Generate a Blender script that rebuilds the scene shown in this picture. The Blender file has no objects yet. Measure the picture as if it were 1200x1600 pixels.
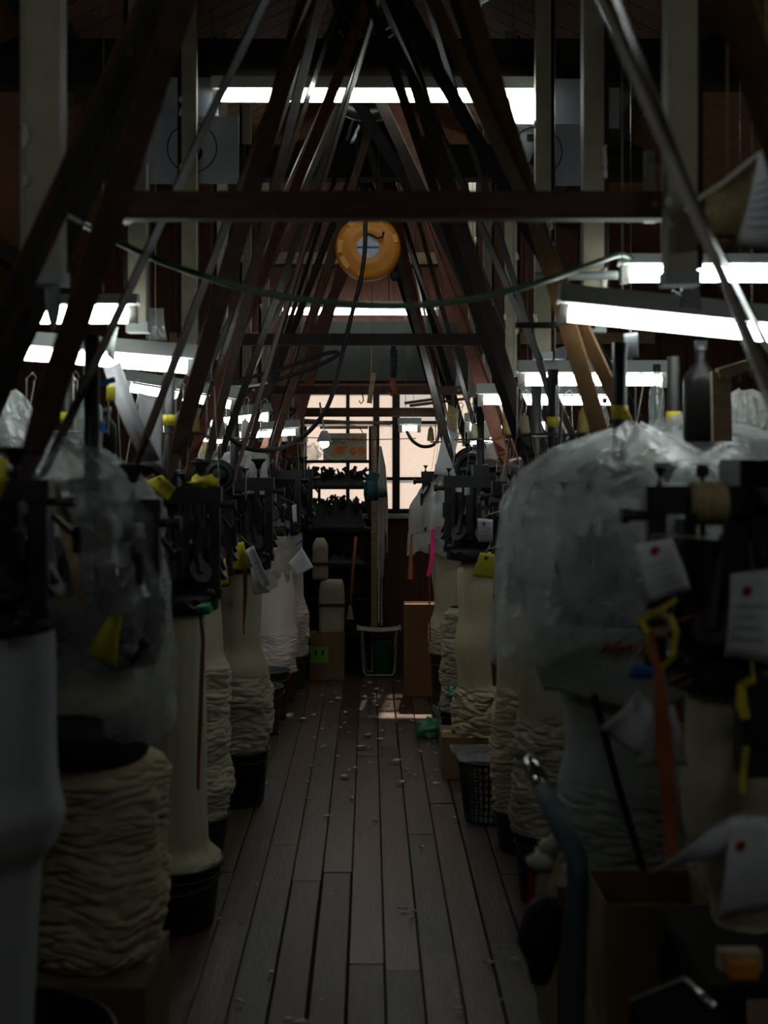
import bpy, math, random
from mathutils import Vector, Matrix, noise
random.seed(7)
D = bpy.data
SC = bpy.context.scene
COL = SC.collection

# ------------------------------------------------------------------ camera, world, exposure
F, CX, CY, H = 2200.0, 577.0, 707.0, 1.5
cd = D.cameras.new('camera'); cam = D.objects.new('camera', cd); COL.objects.link(cam)
cam.location = (0, 0, H); cam.rotation_euler = (math.pi / 2, 0, 0)
cd.sensor_fit = 'HORIZONTAL'; cd.sensor_width = 27.2727; cd.lens = 50.0
cd.shift_x = (600 - CX) / 1200; cd.shift_y = -(800 - CY) / 1200
cd.clip_start = 0.05; cd.clip_end = 100
cd.dof.use_dof = True; cd.dof.focus_distance = 7.6; cd.dof.aperture_fstop = 3.2
SC.camera = cam
w = D.worlds.new('world'); SC.world = w; w.use_nodes = True
w.node_tree.nodes['Background'].inputs[0].default_value = (1.0, 0.86, 0.76, 1)
w.node_tree.nodes['Background'].inputs[1].default_value = 0.62
sd_ = D.lights.new('sun', 'SUN'); sd_.energy = 5.5; sd_.color = (1.0, .78, .60); sd_.angle = .02
sun = D.objects.new('sun', sd_); COL.objects.link(sun); sun.location = (.5, 14, 6)
sun.rotation_euler = Vector((-.15, -1.88, -1.82)).to_track_quat('-Z', 'Y').to_euler()
SC.view_settings.view_transform = 'Standard'; SC.view_settings.look = 'None'
SC.view_settings.exposure = 0.0; SC.view_settings.gamma = 1.0
SC.view_settings.use_curve_mapping = False
LAMP = 15.0            # radiance of a fluorescent tube

def P(px, py, Y):      # the point at depth Y seen at a pixel
    return Vector(((px - CX) * Y / F, Y, H - (py - CY) * Y / F))
def M(px, Y): return px * Y / F
def FY(py): return H * F / (py - CY)      # depth of a floor point

# ------------------------------------------------------------------ materials
MATS = {}
def mat(name, col, rough=0.7, metal=0.0, var=0.25, scale=12, bump=0.0, bscale=60, spec=0.3,
        stretch=None, col2=None, emit=None):
    if name in MATS: return MATS[name]
    m = D.materials.new(name); m.use_nodes = True; MATS[name] = m
    nt = m.node_tree; N = nt.nodes; L = nt.links; b = N['Principled BSDF']
    b.inputs['Roughness'].default_value = rough; b.inputs['Metallic'].default_value = metal
    b.inputs['Specular IOR Level'].default_value = spec
    tc = N.new('ShaderNodeTexCoord'); mp = N.new('ShaderNodeMapping')
    L.new(tc.outputs['Object'], mp.inputs[0])
    if stretch: mp.inputs['Scale'].default_value = stretch
    nz = N.new('ShaderNodeTexNoise'); nz.inputs['Scale'].default_value = scale; nz.inputs['Detail'].default_value = 5
    L.new(mp.outputs[0], nz.inputs['Vector'])
    cr = N.new('ShaderNodeValToRGB')
    c2 = col2 or tuple(c * (1 - var) for c in col)
    cr.color_ramp.elements[0].position = 0.3; cr.color_ramp.elements[1].position = 0.7
    cr.color_ramp.elements[0].color = (*c2, 1)
    cr.color_ramp.elements[1].color = (*[min(1, c * (1 + var * .5)) for c in col], 1)
    L.new(nz.outputs['Fac'], cr.inputs[0]); L.new(cr.outputs[0], b.inputs['Base Color'])
    if bump:
        n2 = N.new('ShaderNodeTexNoise'); n2.inputs['Scale'].default_value = bscale; n2.inputs['Detail'].default_value = 4
        L.new(mp.outputs[0], n2.inputs['Vector'])
        bp = N.new('ShaderNodeBump'); bp.inputs['Strength'].default_value = bump; bp.inputs['Distance'].default_value = 0.01
        L.new(n2.outputs['Fac'], bp.inputs['Height']); L.new(bp.outputs[0], b.inputs['Normal'])
    if emit:
        b.inputs['Emission Color'].default_value = (*emit[0], 1); b.inputs['Emission Strength'].default_value = emit[1]
    return m

def plastic(name, col, alpha=0.55, rough=0.22, bscale=35, bump=0.5):
    if name in MATS: return MATS[name]
    m = D.materials.new(name); m.use_nodes = True; MATS[name] = m
    nt = m.node_tree; N = nt.nodes; L = nt.links; N.remove(N['Principled BSDF'])
    out = N['Material Output']
    tc = N.new('ShaderNodeTexCoord'); nz = N.new('ShaderNodeTexNoise'); nz.inputs['Scale'].default_value = bscale
    nz.inputs['Detail'].default_value = 3; nz.inputs['Distortion'].default_value = 1.2
    L.new(tc.outputs['Object'], nz.inputs['Vector'])
    bp = N.new('ShaderNodeBump'); bp.inputs['Strength'].default_value = bump; bp.inputs['Distance'].default_value = 0.02
    L.new(nz.outputs['Fac'], bp.inputs['Height'])
    df = N.new('ShaderNodeBsdfDiffuse'); df.inputs[0].default_value = (*col, 1)
    tl = N.new('ShaderNodeBsdfTranslucent'); tl.inputs[0].default_value = (*col, 1)
    gl = N.new('ShaderNodeBsdfGlossy'); gl.inputs['Roughness'].default_value = rough; gl.inputs[0].default_value = (.9, .9, .9, 1)
    tr = N.new('ShaderNodeBsdfTransparent')
    for s in (df, gl, tl): L.new(bp.outputs[0], s.inputs['Normal'])
    a = N.new('ShaderNodeMixShader'); a.inputs[0].default_value = .5; L.new(df.outputs[0], a.inputs[1]); L.new(tl.outputs[0], a.inputs[2])
    b = N.new('ShaderNodeMixShader'); b.inputs[0].default_value = .16; L.new(a.outputs[0], b.inputs[1]); L.new(gl.outputs[0], b.inputs[2])
    n2 = N.new('ShaderNodeTexNoise'); n2.inputs['Scale'].default_value = 9; L.new(tc.outputs['Object'], n2.inputs['Vector'])
    mr = N.new('ShaderNodeMapRange'); mr.inputs['From Min'].default_value = .3; mr.inputs['From Max'].default_value = .7
    mr.inputs['To Min'].default_value = alpha - .18; mr.inputs['To Max'].default_value = min(1, alpha + .18)
    L.new(n2.outputs['Fac'], mr.inputs[0])
    c = N.new('ShaderNodeMixShader'); L.new(mr.outputs[0], c.inputs[0]); L.new(tr.outputs[0], c.inputs[1]); L.new(b.outputs[0], c.inputs[2])
    L.new(c.outputs[0], out.inputs[0]); return m

def frosted(name, col):
    m = D.materials.new(name); m.use_nodes = True; MATS[name] = m
    nt = m.node_tree; N = nt.nodes; L = nt.links; N.remove(N['Principled BSDF'])
    tc = N.new('ShaderNodeTexCoord'); nz = N.new('ShaderNodeTexNoise'); nz.inputs['Scale'].default_value = 45; nz.inputs['Detail'].default_value = 4
    L.new(tc.outputs['Object'], nz.inputs['Vector'])
    cr = N.new('ShaderNodeValToRGB'); cr.color_ramp.elements[0].color = (*[c * .82 for c in col], 1); cr.color_ramp.elements[1].color = (*col, 1)
    L.new(nz.outputs['Fac'], cr.inputs[0])
    tl = N.new('ShaderNodeBsdfTranslucent'); L.new(cr.outputs[0], tl.inputs[0])
    gl = N.new('ShaderNodeBsdfTransparent')
    mx = N.new('ShaderNodeMixShader'); mx.inputs[0].default_value = .24
    L.new(tl.outputs[0], mx.inputs[1]); L.new(gl.outputs[0], mx.inputs[2]); L.new(mx.outputs[0], N['Material Output'].inputs[0])
    return m

M_tube = mat('tube_glow', (.95, 1, .98), .3, emit=((.90, .99, .97), LAMP))
M_white = mat('white_enamel', (.50, .52, .50), .45, var=.12)
M_dull = mat('grey_enamel', (.25, .27, .26), .5, var=.2)
M_socket = mat('socket_plastic', (.55, .53, .47), .5)
M_iron = mat('black_iron', (.013, .013, .0125), .5, .15, var=.4, scale=30, spec=.4)
M_steel = mat('worn_steel', (.16, .155, .145), .32, .85, var=.4, scale=25)
M_chrome = mat('chrome', (.65, .66, .66), .14, 1.0, var=.1)
M_black = mat('black_plastic', (.013, .013, .013), .5, spec=.35)
M_rubber = mat('black_rubber', (.011, .011, .011), .7)
M_beltA = mat('brown_belt_leather', (.085, .040, .022), .55, var=.45, scale=18, bump=.1)
M_beltT = mat('tan_belt_leather', (.15, .080, .032), .55, var=.35, scale=18, bump=.1)
M_beltD = mat('dark_belt_leather', (.026, .018, .014), .5, var=.4, scale=18)
M_beltR = mat('red_belt_leather', (.14, .045, .025), .55, var=.4, scale=18)
M_beltS = mat('polished_belt_leather', (.065, .053, .043), .25, var=.3, scale=18, spec=.8)
M_green = mat('green_stripe', (.014, .035, .020), .6)
M_beam = mat('red_brown_beam', (.075, .030, .020), .6, var=.45, scale=10, stretch=(1, 8, 8), bump=.2)
M_roof = mat('roof_board', (.20, .085, .036), .8, var=.45, scale=8, stretch=(1, 9, 9), bump=.2)
M_tie = mat('dark_timber', (.020, .014, .011), .9, var=.4)  # one very dark brown for roof timber, frames and shelves
M_wall = mat('dark_wall_board', (.085, .032, .020), .8, var=.4, scale=8, stretch=(6, 6, 1))
M_panel = mat('grey_wall_panel', (.024, .024, .022), .8, var=.3)
M_post = mat('beige_paint', (.30, .265, .185), .6, var=.28, scale=9, bump=.1)
M_bluepost = mat('blue_grey_paint', (.12, .16, .18), .6, var=.2)
M_wood = mat('pale_timber', (.28, .19, .11), .75, var=.4, scale=14, stretch=(1, 6, 6))
M_board = mat('grey_board', (.30, .31, .34), .6, var=.1)
M_ink = mat('black_ink', (.008, .008, .008), .7)
M_orange = mat('orange_plastic', (.62, .22, .018), .4, var=.1, spec=.4)
M_orangeL = mat('light_orange_plastic', (.68, .30, .06), .45, var=.1)
M_hose = mat('green_hose', (.16, .27, .17), .45, var=.15)
M_cloth = mat('ecru_knit', (.42, .38, .27), .95, var=.14, scale=5, bump=.35, bscale=260, spec=.1)
M_cloth2 = mat('cream_knit', (.52, .43, .28), .95, var=.14, scale=5, bump=.35, bscale=260, spec=.1)
M_clothW = mat('white_knit', (.46, .49, .48), .95, var=.1, scale=5, bump=.3, bscale=260, spec=.1)
M_clothP = mat('pale_window_tint_knit', (.80, .68, .60), .95, var=.1, scale=5, bump=.35, bscale=220, spec=.1)  # pale pink tone stands in for warm window light on the cloth
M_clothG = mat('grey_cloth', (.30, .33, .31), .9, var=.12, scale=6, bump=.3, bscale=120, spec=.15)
M_card = mat('cardboard', (.20, .125, .06), .85, var=.2, scale=6, bump=.1)
M_cardD = mat('old_cardboard', (.17, .125, .07), .85, var=.25, scale=6, bump=.1)
M_cardO = mat('orange_cardboard', (.27, .125, .05), .85, var=.2, scale=6)
M_boxW = mat('pale_carton', (.44, .37, .27), .85, var=.15, scale=7)
M_paper = mat('white_paper', (.56, .56, .58), .8, var=.1, scale=18)
M_yellow = mat('yellow_paper', (.60, .52, .03), .7, var=.15)
M_yelcl = mat('yellow_tape', (.52, .42, .02), .5, var=.15)
M_red = mat('red_ink', (.35, .02, .02), .7)
M_pink = mat('pink_tape', (.85, .04, .22), .5, var=.1)
M_ribO = mat('orange_ribbon', (.36, .10, .02), .7, var=.2)
M_ribR = mat('rust_ribbon', (.20, .05, .022), .75, var=.25)
M_blue = mat('blue_plastic', (.02, .11, .38), .45)
M_teal = mat('teal_enamel', (.012, .055, .075), .45, var=.2)
M_tealL = mat('teal_mesh_plastic', (.008, .03, .035), .5)
M_greenN = mat('green_note', (.16, .36, .03), .8, var=.1)
M_greenP = mat('green_ink', (.03, .22, .12), .8)
M_orP = mat('orange_ink', (.62, .16, .05), .8)
M_lint = mat('lint', (.52, .49, .42), 1.0, var=.2, scale=40)
M_handle = mat('blue_grey_steel', (.06, .095, .10), .5, var=.2)
M_rope = mat('jute', (.36, .27, .14), .9, var=.3, scale=60, bump=.4)
M_cable = mat('black_cable', (.015, .014, .013), .5)
M_cableW = mat('white_cable', (.5, .5, .47), .5)
M_amber = mat('amber_yarn', (.42, .30, .10), .8, var=.2)
M_redb = mat('maroon_bin', (.10, .055, .045), .55, var=.2)
M_greyb = mat('grey_bin', (.06, .058, .055), .5, var=.2)
M_darkbox = mat('dark_case', (.035, .032, .03), .6)
M_plank = [mat('plank_%s' % n, c, r, var=.5, scale=7, stretch=(14, 1.2, 14), bump=.25, bscale=18, spec=.4)
           for n, c, r in (('a', (.078, .046, .033), .34), ('b', (.060, .038, .030), .40), ('c', (.100, .064, .044), .36), ('d', (.066, .033, .025), .30), ('e', (.064, .050, .030), .38))]
M_sub = mat('subfloor', (.012, .009, .008), .9)
M_pl = plastic('clear_cover', (.64, .68, .66), .42, bscale=16, bump=1.0)
M_plT = plastic('thin_cover', (.60, .63, .61), .30, bscale=18, bump=.9)
M_plW = plastic('milky_cover', (.70, .70, .66), .80, rough=.35, bump=.25)
M_plC = plastic('crinkled_cover', (.66, .66, .64), .62, rough=.14, bscale=28, bump=1.0)
M_plG = plastic('green_bag', (.05, .50, .22), .85, bump=.8)
M_glass = plastic('bottle_glass', (.45, .52, .50), .45, rough=.08, bump=.1)
M_bglass = mat('dark_glass', (.006, .005, .005), .4, spec=.12)
M_clearp = plastic('clear_pane', (.7, .72, .7), .04, rough=.05, bump=.02)
M_frost = frosted('frosted_pane', (.60, .57, .55))

# ------------------------------------------------------------------ mesh helpers
class MB:
    def __init__(s): s.v = []; s.f = []
    def add(s, vs, fs):
        o = len(s.v); s.v += [Vector(v) for v in vs]; s.f += [tuple(i + o for i in f) for f in fs]; return s
    def box(s, c, d, R=None):
        c = Vector(c); x, y, z = d[0] / 2, d[1] / 2, d[2] / 2
        vs = [Vector((i, j, k)) for i in (-x, x) for j in (-y, y) for k in (-z, z)]
        if R is not None: vs = [R @ v for v in vs]
        return s.add([c + v for v in vs], [(0, 1, 3, 2), (4, 6, 7, 5), (0, 4, 5, 1), (2, 3, 7, 6), (0, 2, 6, 4), (1, 5, 7, 3)])
    def bb(s, a, b):
        return s.box([(a[i] + b[i]) / 2 for i in range(3)], [abs(b[i] - a[i]) for i in range(3)])
    def bar(s, p, q, wd, ht, up=(0, 0, 1)):
        p = Vector(p); q = Vector(q); d = (q - p); l = d.length; d.normalize(); up = Vector(up)
        x = d.cross(up)
        if x.length < 1e-4: x = d.cross(Vector((1, 0, 0)))
        x.normalize(); z = x.cross(d)
        return s.box((p + q) / 2, (wd, l, ht), Matrix((x, d, z)).transposed())
    def tube(s, pts, r, n=8, caps=True):
        pts = [Vector(p) for p in pts]; m = len(pts)
        rr = r if isinstance(r, (list, tuple)) else [r] * m
        ref = None; rings = []
        for i, p in enumerate(pts):
            d = (pts[min(i + 1, m - 1)] - pts[max(i - 1, 0)]).normalized()
            if ref is None:
                ref = d.cross(Vector((0, 0, 1)))
                if ref.length < .05: ref = d.cross(Vector((1, 0, 0)))
            ref = (ref - d * ref.dot(d)).normalized(); y = d.cross(ref)
            rings.append([p + (ref * math.cos(a) + y * math.sin(a)) * rr[i] for a in [2 * math.pi * k / n for k in range(n)]])
        vs = [v for ring in rings for v in ring]; fs = []
        for i in range(m - 1):
            for k in range(n):
                fs.append((i * n + k, i * n + (k + 1) % n, (i + 1) * n + (k + 1) % n, (i + 1) * n + k))
        if caps: fs += [tuple(range(n - 1, -1, -1)), tuple((m - 1) * n + k for k in range(n))]
        return s.add(vs, fs)
    def cyl(s, p, q, r, r2=None, n=16): return s.tube([p, q], [r, r if r2 is None else r2], n)
    def lathe(s, prof, c=(0, 0, 0), n=24, axis='Z', fn=None, close=False):
        c = Vector(c); vs = []; m = len(prof)
        for i, (r, z) in enumerate(prof):
            for k in range(n):
                a = 2 * math.pi * k / n; rad = fn(i, a, r, z) if fn else r
                x, y = rad * math.cos(a), rad * math.sin(a)
                vs.append(c + (Vector((x, y, z)) if axis == 'Z' else Vector((x, z, y)) if axis == 'Y' else Vector((z, x, y))))
        fs = [(i * n + k, i * n + (k + 1) % n, (i + 1) * n + (k + 1) % n, (i + 1) * n + k) for i in range(m - 1) for k in range(n)]
        if close: fs += [tuple(range(n)), tuple((m - 1) * n + k for k in range(n))]
        return s.add(vs, fs)
    def blob(s, c, d, seed=0, amp=.25, n=12, fr=1.6):
        c = Vector(c); prof = []; m = n // 2 + 1; vs = []
        for i in range(m):
            t = math.pi * i / (m - 1)
            for k in range(n):
                a = 2 * math.pi * k / n
                u = Vector((math.sin(t) * math.cos(a), math.sin(t) * math.sin(a), math.cos(t)))
                q = 1 + amp * noise.noise(u * fr + Vector((seed * 3.7, seed, 1)))*1.6
                vs.append(c + Vector((u.x * d[0], u.y * d[1], u.z * d[2])) * (q / 2))
        fs = [(i * n + k, (i + 1) * n + k, (i + 1) * n + (k + 1) % n, i * n + (k + 1) % n) for i in range(m - 1) for k in range(n)]
        return s.add(vs, fs)
    def ribbon(s, pts, wv, th=.004, closed=False):
        pts = [Vector(p) for p in pts]; m = len(pts); vs = []
        for i, p in enumerate(pts):
            a, b = (i - 1) % m if closed else max(i - 1, 0), (i + 1) % m if closed else min(i + 1, m - 1)
            d = (pts[b] - pts[a]).normalized(); nrm = d.cross(wv[i])
            if nrm.length < 1e-6: nrm = Vector((0, 1, 0))
            nrm = nrm.normalized() * th / 2
            vs += [p - wv[i] - nrm, p + wv[i] - nrm, p + wv[i] + nrm, p - wv[i] + nrm]
        fs = []
        for i in range(m if closed else m - 1):
            j = (i + 1) % m
            for k in range(4): fs.append((i * 4 + k, i * 4 + (k + 1) % 4, j * 4 + (k + 1) % 4, j * 4 + k))
        if not closed: fs += [(3, 2, 1, 0), tuple((m - 1) * 4 + k for k in range(4))]
        return s.add(vs, fs)
    def sheet(s, fn, nu, nv):
        vs = [fn(i / nu, j / nv) for j in range(nv + 1) for i in range(nu + 1)]; W = nu + 1
        return s.add(vs, [(j * W + i, j * W + i + 1, (j + 1) * W + i + 1, (j + 1) * W + i) for j in range(nv) for i in range(nu)])
    def build(s, name, m, parent=None, smooth=False, thick=0):
        if parent is not None: o0 = wloc(parent)
        else:
            lo = [min(v[i] for v in s.v) for i in range(3)]; hi = [max(v[i] for v in s.v) for i in range(3)]
            o0 = Vector(((lo[0] + hi[0]) / 2, (lo[1] + hi[1]) / 2, lo[2]))
        me = D.meshes.new(name); me.from_pydata([v - o0 for v in s.v], [], s.f); me.update()
        if smooth: me.polygons.foreach_set('use_smooth', [True] * len(me.polygons))
        me.materials.append(m)
        o = D.objects.new(name, me); COL.objects.link(o)
        if parent is not None: o.parent = parent
        else: o.location = o0
        WL[o.name] = o0.copy()
        if thick:
            md = o.modifiers.new('thickness', 'SOLIDIFY'); md.thickness = thick; md.offset = 0
        return o
WL = {}
def wloc(o): return WL[o.name]
def thing(name, loc, label, cat, group=None):
    o = D.objects.new(name, None); o.empty_display_size = .05; COL.objects.link(o); o.location = loc
    WL[o.name] = Vector(loc); return tag(o, label, cat, group)
def tag(o, label, cat, group=None):
    o['label'] = label; o['category'] = cat
    if group: o['group'] = group
    return o
def struct(o): o['kind'] = 'structure'; return o
def text_mesh(txt, size, name, m, parent, loc, normal='-Y', bold=.0, shear=0):
    c = D.curves.new(name + '_curve', 'FONT'); c.body = txt; c.size = size; c.align_x = 'CENTER'; c.align_y = 'CENTER'
    c.offset = bold; c.extrude = .0008; c.shear = shear; c.resolution_u = 3
    t = D.objects.new(name + '_tmp', c); COL.objects.link(t)
    dg = bpy.context.evaluated_depsgraph_get(); me = D.meshes.new_from_object(t.evaluated_get(dg))
    D.objects.remove(t)
    R = Matrix.Rotation(math.pi / 2, 4, 'X'); me.transform(R)
    o0 = wloc(parent); me.transform(Matrix.Translation(Vector(loc) - o0))
    me.materials.clear(); me.materials.append(m)
    o = D.objects.new(name, me); COL.objects.link(o); o.parent = parent; WL[o.name] = o0; return o
def nz3(x, y, z): return noise.noise(Vector((x, y, z)))

# ------------------------------------------------------------------ room shell
BY = 9.9; ROOM = 3.0; FRONT = -1.6
def roofz(x): return 3.85 - .5 * abs(x)
fl = struct(MB().bb((-ROOM - .1, FRONT - .1, -.10), (ROOM + .1, BY + .2, -.022)).build('floor', M_sub))
pw = .106; variants = {}
k = 0
for i in range(-18, 19):
    rng = random.Random(i * 13 + 5); y = .6 + rng.random() * 1.2; y0 = 0.4
    while y0 < BY - .02:
        y1 = min(BY - .005, y); L = round(y1 - y0, 3)
        gap = rng.choice((.0015, .002, .002, .003, .008)) if abs(i) < 8 else .003
        mb = MB(); wdt = pw - gap
        # worn, slightly cupped board with chamfered long edges
        pr = [(-wdt / 2, -.003), (-wdt / 2 + .003, 0), (-wdt * .2, rng.uniform(-.0008, .0008)), (wdt * .2, rng.uniform(-.0008, .0008)), (wdt / 2 - .003, 0), (wdt / 2, -.003)]
        z0 = rng.uniform(-.003, .0)
        vs = []
        for yy in (y0 + .0015, y1 - .0015):
            vs += [(i * pw - .008 + x, yy, z + z0) for x, z in pr] + [(i * pw - .008 + wdt / 2, yy, -.021), (i * pw - .008 - wdt / 2, yy, -.021)]
        fs = [(a, (a + 1) % 8, 8 + (a + 1) % 8, 8 + a) for a in range(8)] + [tuple(range(7, -1, -1)), tuple(range(8, 16))]
        mb.add(vs, fs); mb.build('plank', rng.choice(M_plank), fl)
        y0 = y1; y = y1 + rng.uniform(1.3, 2.6)

# side and front walls, roof deck
struct(MB().bb((-ROOM - .1, FRONT, 0), (-ROOM, BY + .1, 2.40)).build('wall_left', M_wall))
struct(MB().bb((ROOM, FRONT, 0), (ROOM + .1, BY + .1, 2.40)).build('wall_right', M_wall))
gb = MB()
struct(MB().add([(-ROOM - .1, FRONT, 0), (ROOM + .1, FRONT, 0), (ROOM + .1, FRONT, 2.4), (0, FRONT, 3.95), (-ROOM - .1, FRONT, 2.4)], [(0, 1, 2, 3, 4)]).build('wall_front', M_wall, thick=.06))
ceil = struct(MB().add([(x, y, roofz(x) + .10) for y in (FRONT - .1, BY + .2) for x in (-3.2, 0, 3.2)], [(0, 1, 4, 3), (1, 2, 5, 4)]).build('ceiling', M_tie, thick=.05))
pm = {}
for sgn in (-1, 1):
    y = 2.0
    while y < BY - .01:
        wd = .165
        R = Matrix.Rotation(sgn * math.atan(.5), 3, 'Y')
        if sgn not in pm:
            o = MB().box((0, 0, 0), (3.32, wd - .008, .018), R).build('roof_board', M_roof, ceil); pm[sgn] = o
            me = o.data; o.location = Vector((sgn * 1.5, y + wd / 2, roofz(1.5) + .05)) - wloc(ceil)
            for v in me.vertices: v.co = v.co + wloc(ceil)
        else:
            o = D.objects.new('roof_board', pm[sgn].data); COL.objects.link(o); o.parent = ceil
            o.location = Vector((sgn * 1.5, y + wd / 2, roofz(1.5) + .05)) - wloc(ceil)
        y += wd
# timber frame: tie beams, purlins
for n, (y, z0, z1, hw) in enumerate(((3.0, 3.30, 3.42, 1.02), (5.75, 2.99, 3.17, 1.55), (7.7, 2.99, 3.17, 1.55), (9.5, 3.36, 3.50, .9))):
    struct(MB().bb((-hw, y - .07, z0), (hw, y + .07, z1)).build('trim_%d' % (n + 1), M_tie))
for n, x in enumerate((-1.25, 1.25, -2.2, 2.2)):
    struct(MB().bb((x - .05, 1.5, roofz(abs(x) + .05) - .09), (x + .05, BY, roofz(abs(x) + .05) + .015)).build('trim_%d' % (n + 5), M_tie))

# back wall round the window opening
wx0, wx1 = P(468, 0, BY).x, P(795, 0, BY).x
wz0, wz1 = P(0, 803, BY).z, P(0, 604, BY).z
bw = MB()
bw.bb((-ROOM, BY, -.03), (wx0, BY + .1, wz1)); bw.bb((wx1, BY, -.03), (ROOM, BY + .1, wz1))
bw.bb((wx0, BY, -.03), (wx1, BY + .1, wz0))
bw.add([(-ROOM, BY, wz1), (ROOM, BY, wz1), (ROOM, BY, 2.4), (0, BY, 3.92), (-ROOM, BY, 2.4),
        (-ROOM, BY + .1, wz1), (ROOM, BY + .1, wz1), (ROOM, BY + .1, 2.4), (0, BY + .1, 3.92), (-ROOM, BY + .1, 2.4)],
       [(4, 3, 2, 1, 0), (5, 6, 7, 8, 9), (0, 1, 6, 5)])
back = struct(bw.build('wall_back', M_wall))
MB().bb((wx0 - .05, BY - .012, wz1 + .04), (wx1 + .02, BY - .001, 2.42)).build('panel', M_panel, back)
for j, x in enumerate([-2.9 + .19 * q for q in range(31)]):
    if wx0 - .18 < x < wx1: z0 = 2.45
    else: z0 = .02
    zt = roofz(max(abs(x), abs(x + .185))) - .03
    MB().bb((x, BY - .014, z0), (x + .184, BY - .002, zt)).build('wall_board', M_wall, back)
for zz, x0, x1 in ((2.86, -.75, .75), (2.30, -1.4, -.75), (2.30, .95, 2.0)):
    MB().bb((x0, BY - .05, zz - .04), (x1, BY - .014, zz + .04)).build('batten', M_wood, back)

# window: sashes, glazing bars, panes
win = thing('window_1', ((wx0 + wx1) / 2, BY + .03, wz0), '', ''); del win['label']; del win['category']; win['kind'] = 'structure'
fm = MB(); t = .035
fm.bb((wx0, BY + .01, wz0), (wx1, BY + .06, wz0 + t)); fm.bb((wx0, BY + .01, wz1 - t), (wx1, BY + .06, wz1))
fm.bb((wx0, BY + .01, wz0), (wx0 + t, BY + .06, wz1)); fm.bb((wx1 - t, BY + .01, wz0), (wx1, BY + .06, wz1))
fm.build('window_frame', M_tie, win)
vx = [P(px, 0, BY).x for px in (543.5, 588, 619, 693, 745)]; vw = (.012, .022, .026, .012, .022)
hz = [P(0, py, BY).z for py in (748, 660)]
for x, q in zip(vx, vw): MB().bb((x - q, BY + .012, wz0 + t), (x + q, BY + .058, wz1 - t)).build('mullion', M_tie, win)
for z in hz: MB().bb((wx0 + t, BY + .015, z - .011), (wx1 - t, BY + .055, z + .011)).build('glazing_bar', M_tie, win)
xs = [wx0 + t] + vx + [wx1 - t]; zs = [wz0 + t] + sorted(hz) + [wz1 - t]
for a in range(len(xs) - 1):
    for b in range(len(zs) - 1):
        MB().add([(xs[a], BY + .035, zs[b]), (xs[a + 1], BY + .035, zs[b]), (xs[a + 1], BY + .035, zs[b + 1]), (xs[a], BY + .035, zs[b + 1])], [(0, 1, 2, 3)]).build('pane', M_clearp if (a, b) == (3, 2) else M_frost, win)  # one pane made clear to let a patch of sun onto the floor
MB().bb((wx0 - .03, BY - .05, wz0 - .03), (wx1 + .03, BY + .03, wz0)).build('window_sill', M_dull, win)

# painted posts in two rows (each bears the frame)
PL = [(67, 510, 52), (214, 363, 28), (295, 282, 23), (347, 230, 16), (385, 192, 13), (414, 163, 12)]
def post(px, off, wpx, side, k):
    Y = 1.115 * F / off * 1.34 * .455 if False else .672 * F / off if side > 0 else .695 * F / off
    x = (px - CX) * Y / F; wm = wpx * Y / F
    ztop = roofz(x) - .02
    lab = 'beige painted timber post among the %s machines, number %d from the window' % (('left-hand', 'right-hand')[side > 0], k)
    o = thing('timber_post', (x, Y, 1.86), lab, 'post', 'painted posts')
    zb = 1.86
    MB().bb((x - wm / 2, Y, zb), (x + wm / 2, Y + wm, ztop)).build('shaft', M_post, o)
    cx = x - (wm * .72) * (1 if side > 0 else -1) * -1
    MB().cyl((cx, Y + wm * .8, 1.9), (cx, Y + wm * .8, roofz(cx) - .01), wm * .16, n=10).build('conduit', M_post if k == 0 and side < 0 else M_tie, o)
    MB().bb((x - wm / 2 - .006, Y - .006, zb), (x + wm / 2 + .006, Y + wm + .006, zb + .03)).build('foot_plate', M_dull, o)
    return o, x, Y, wm
posts = []
names = ['farthest from the window', 'fifth from the window', 'fourth from the window', 'third from the window', 'second from the window', 'next to the window']
for k, (px, off, wp) in enumerate(PL):
    o, x, Y, wm = post(px, off, wp, -1, k); o['label'] = 'beige painted post in the row left of the aisle, ' + names[k]; posts.append((o, x, Y, wm))
for k, (px, wp) in enumerate(((1067, 46), (928, 32), (849, 24), (799, 18), (762, 13), (738, 11))):
    o, x, Y, wm = post(px, px - CX, wp, 1, k); o['label'] = 'beige painted post in the row right of the aisle, ' + names[k]; posts.append((o, x, Y, wm))

# cross beams over the aisle
for (x0, x1, y0, y1, Y, lab) in ((170, 1044, 298, 341, 3.12, 'long red-brown cross beam in front of the orange cord reel'),
                                 (338, 768, 521, 539, 6.3, 'nearly black cross beam under the orange cord reel'),
                                 (388, 725, 603, 616, 7.9, 'thin red-brown cross beam at the top of the window'),
                                 (448, 697, 637, 651, 9.25, 'lowest red-brown cross beam, in front of the window')):
    a, b = P(x0, y0, Y), P(x1, y1, Y)
    o = thing('cross_beam', ((a.x + b.x) / 2, Y, b.z), lab, 'beam')
    MB().bb((a.x, Y, b.z), (b.x, Y + .05, a.z)).build('beam', M_beam if Y < 6 or Y > 7 else M_tie, o)
    for s, xx in ((-1, a.x + .03), (1, b.x - .03)):
        MB().cyl((xx, Y - .006, (a.z + b.z) / 2), (xx, Y + .056, (a.z + b.z) / 2), .008, n=8).build('bolt', M_steel, o)
        MB().bb((xx - .012, Y + .05, b.z), (xx + .012, Y + .062, a.z + .1)).build('hanger_strap', M_steel, o)

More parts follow.
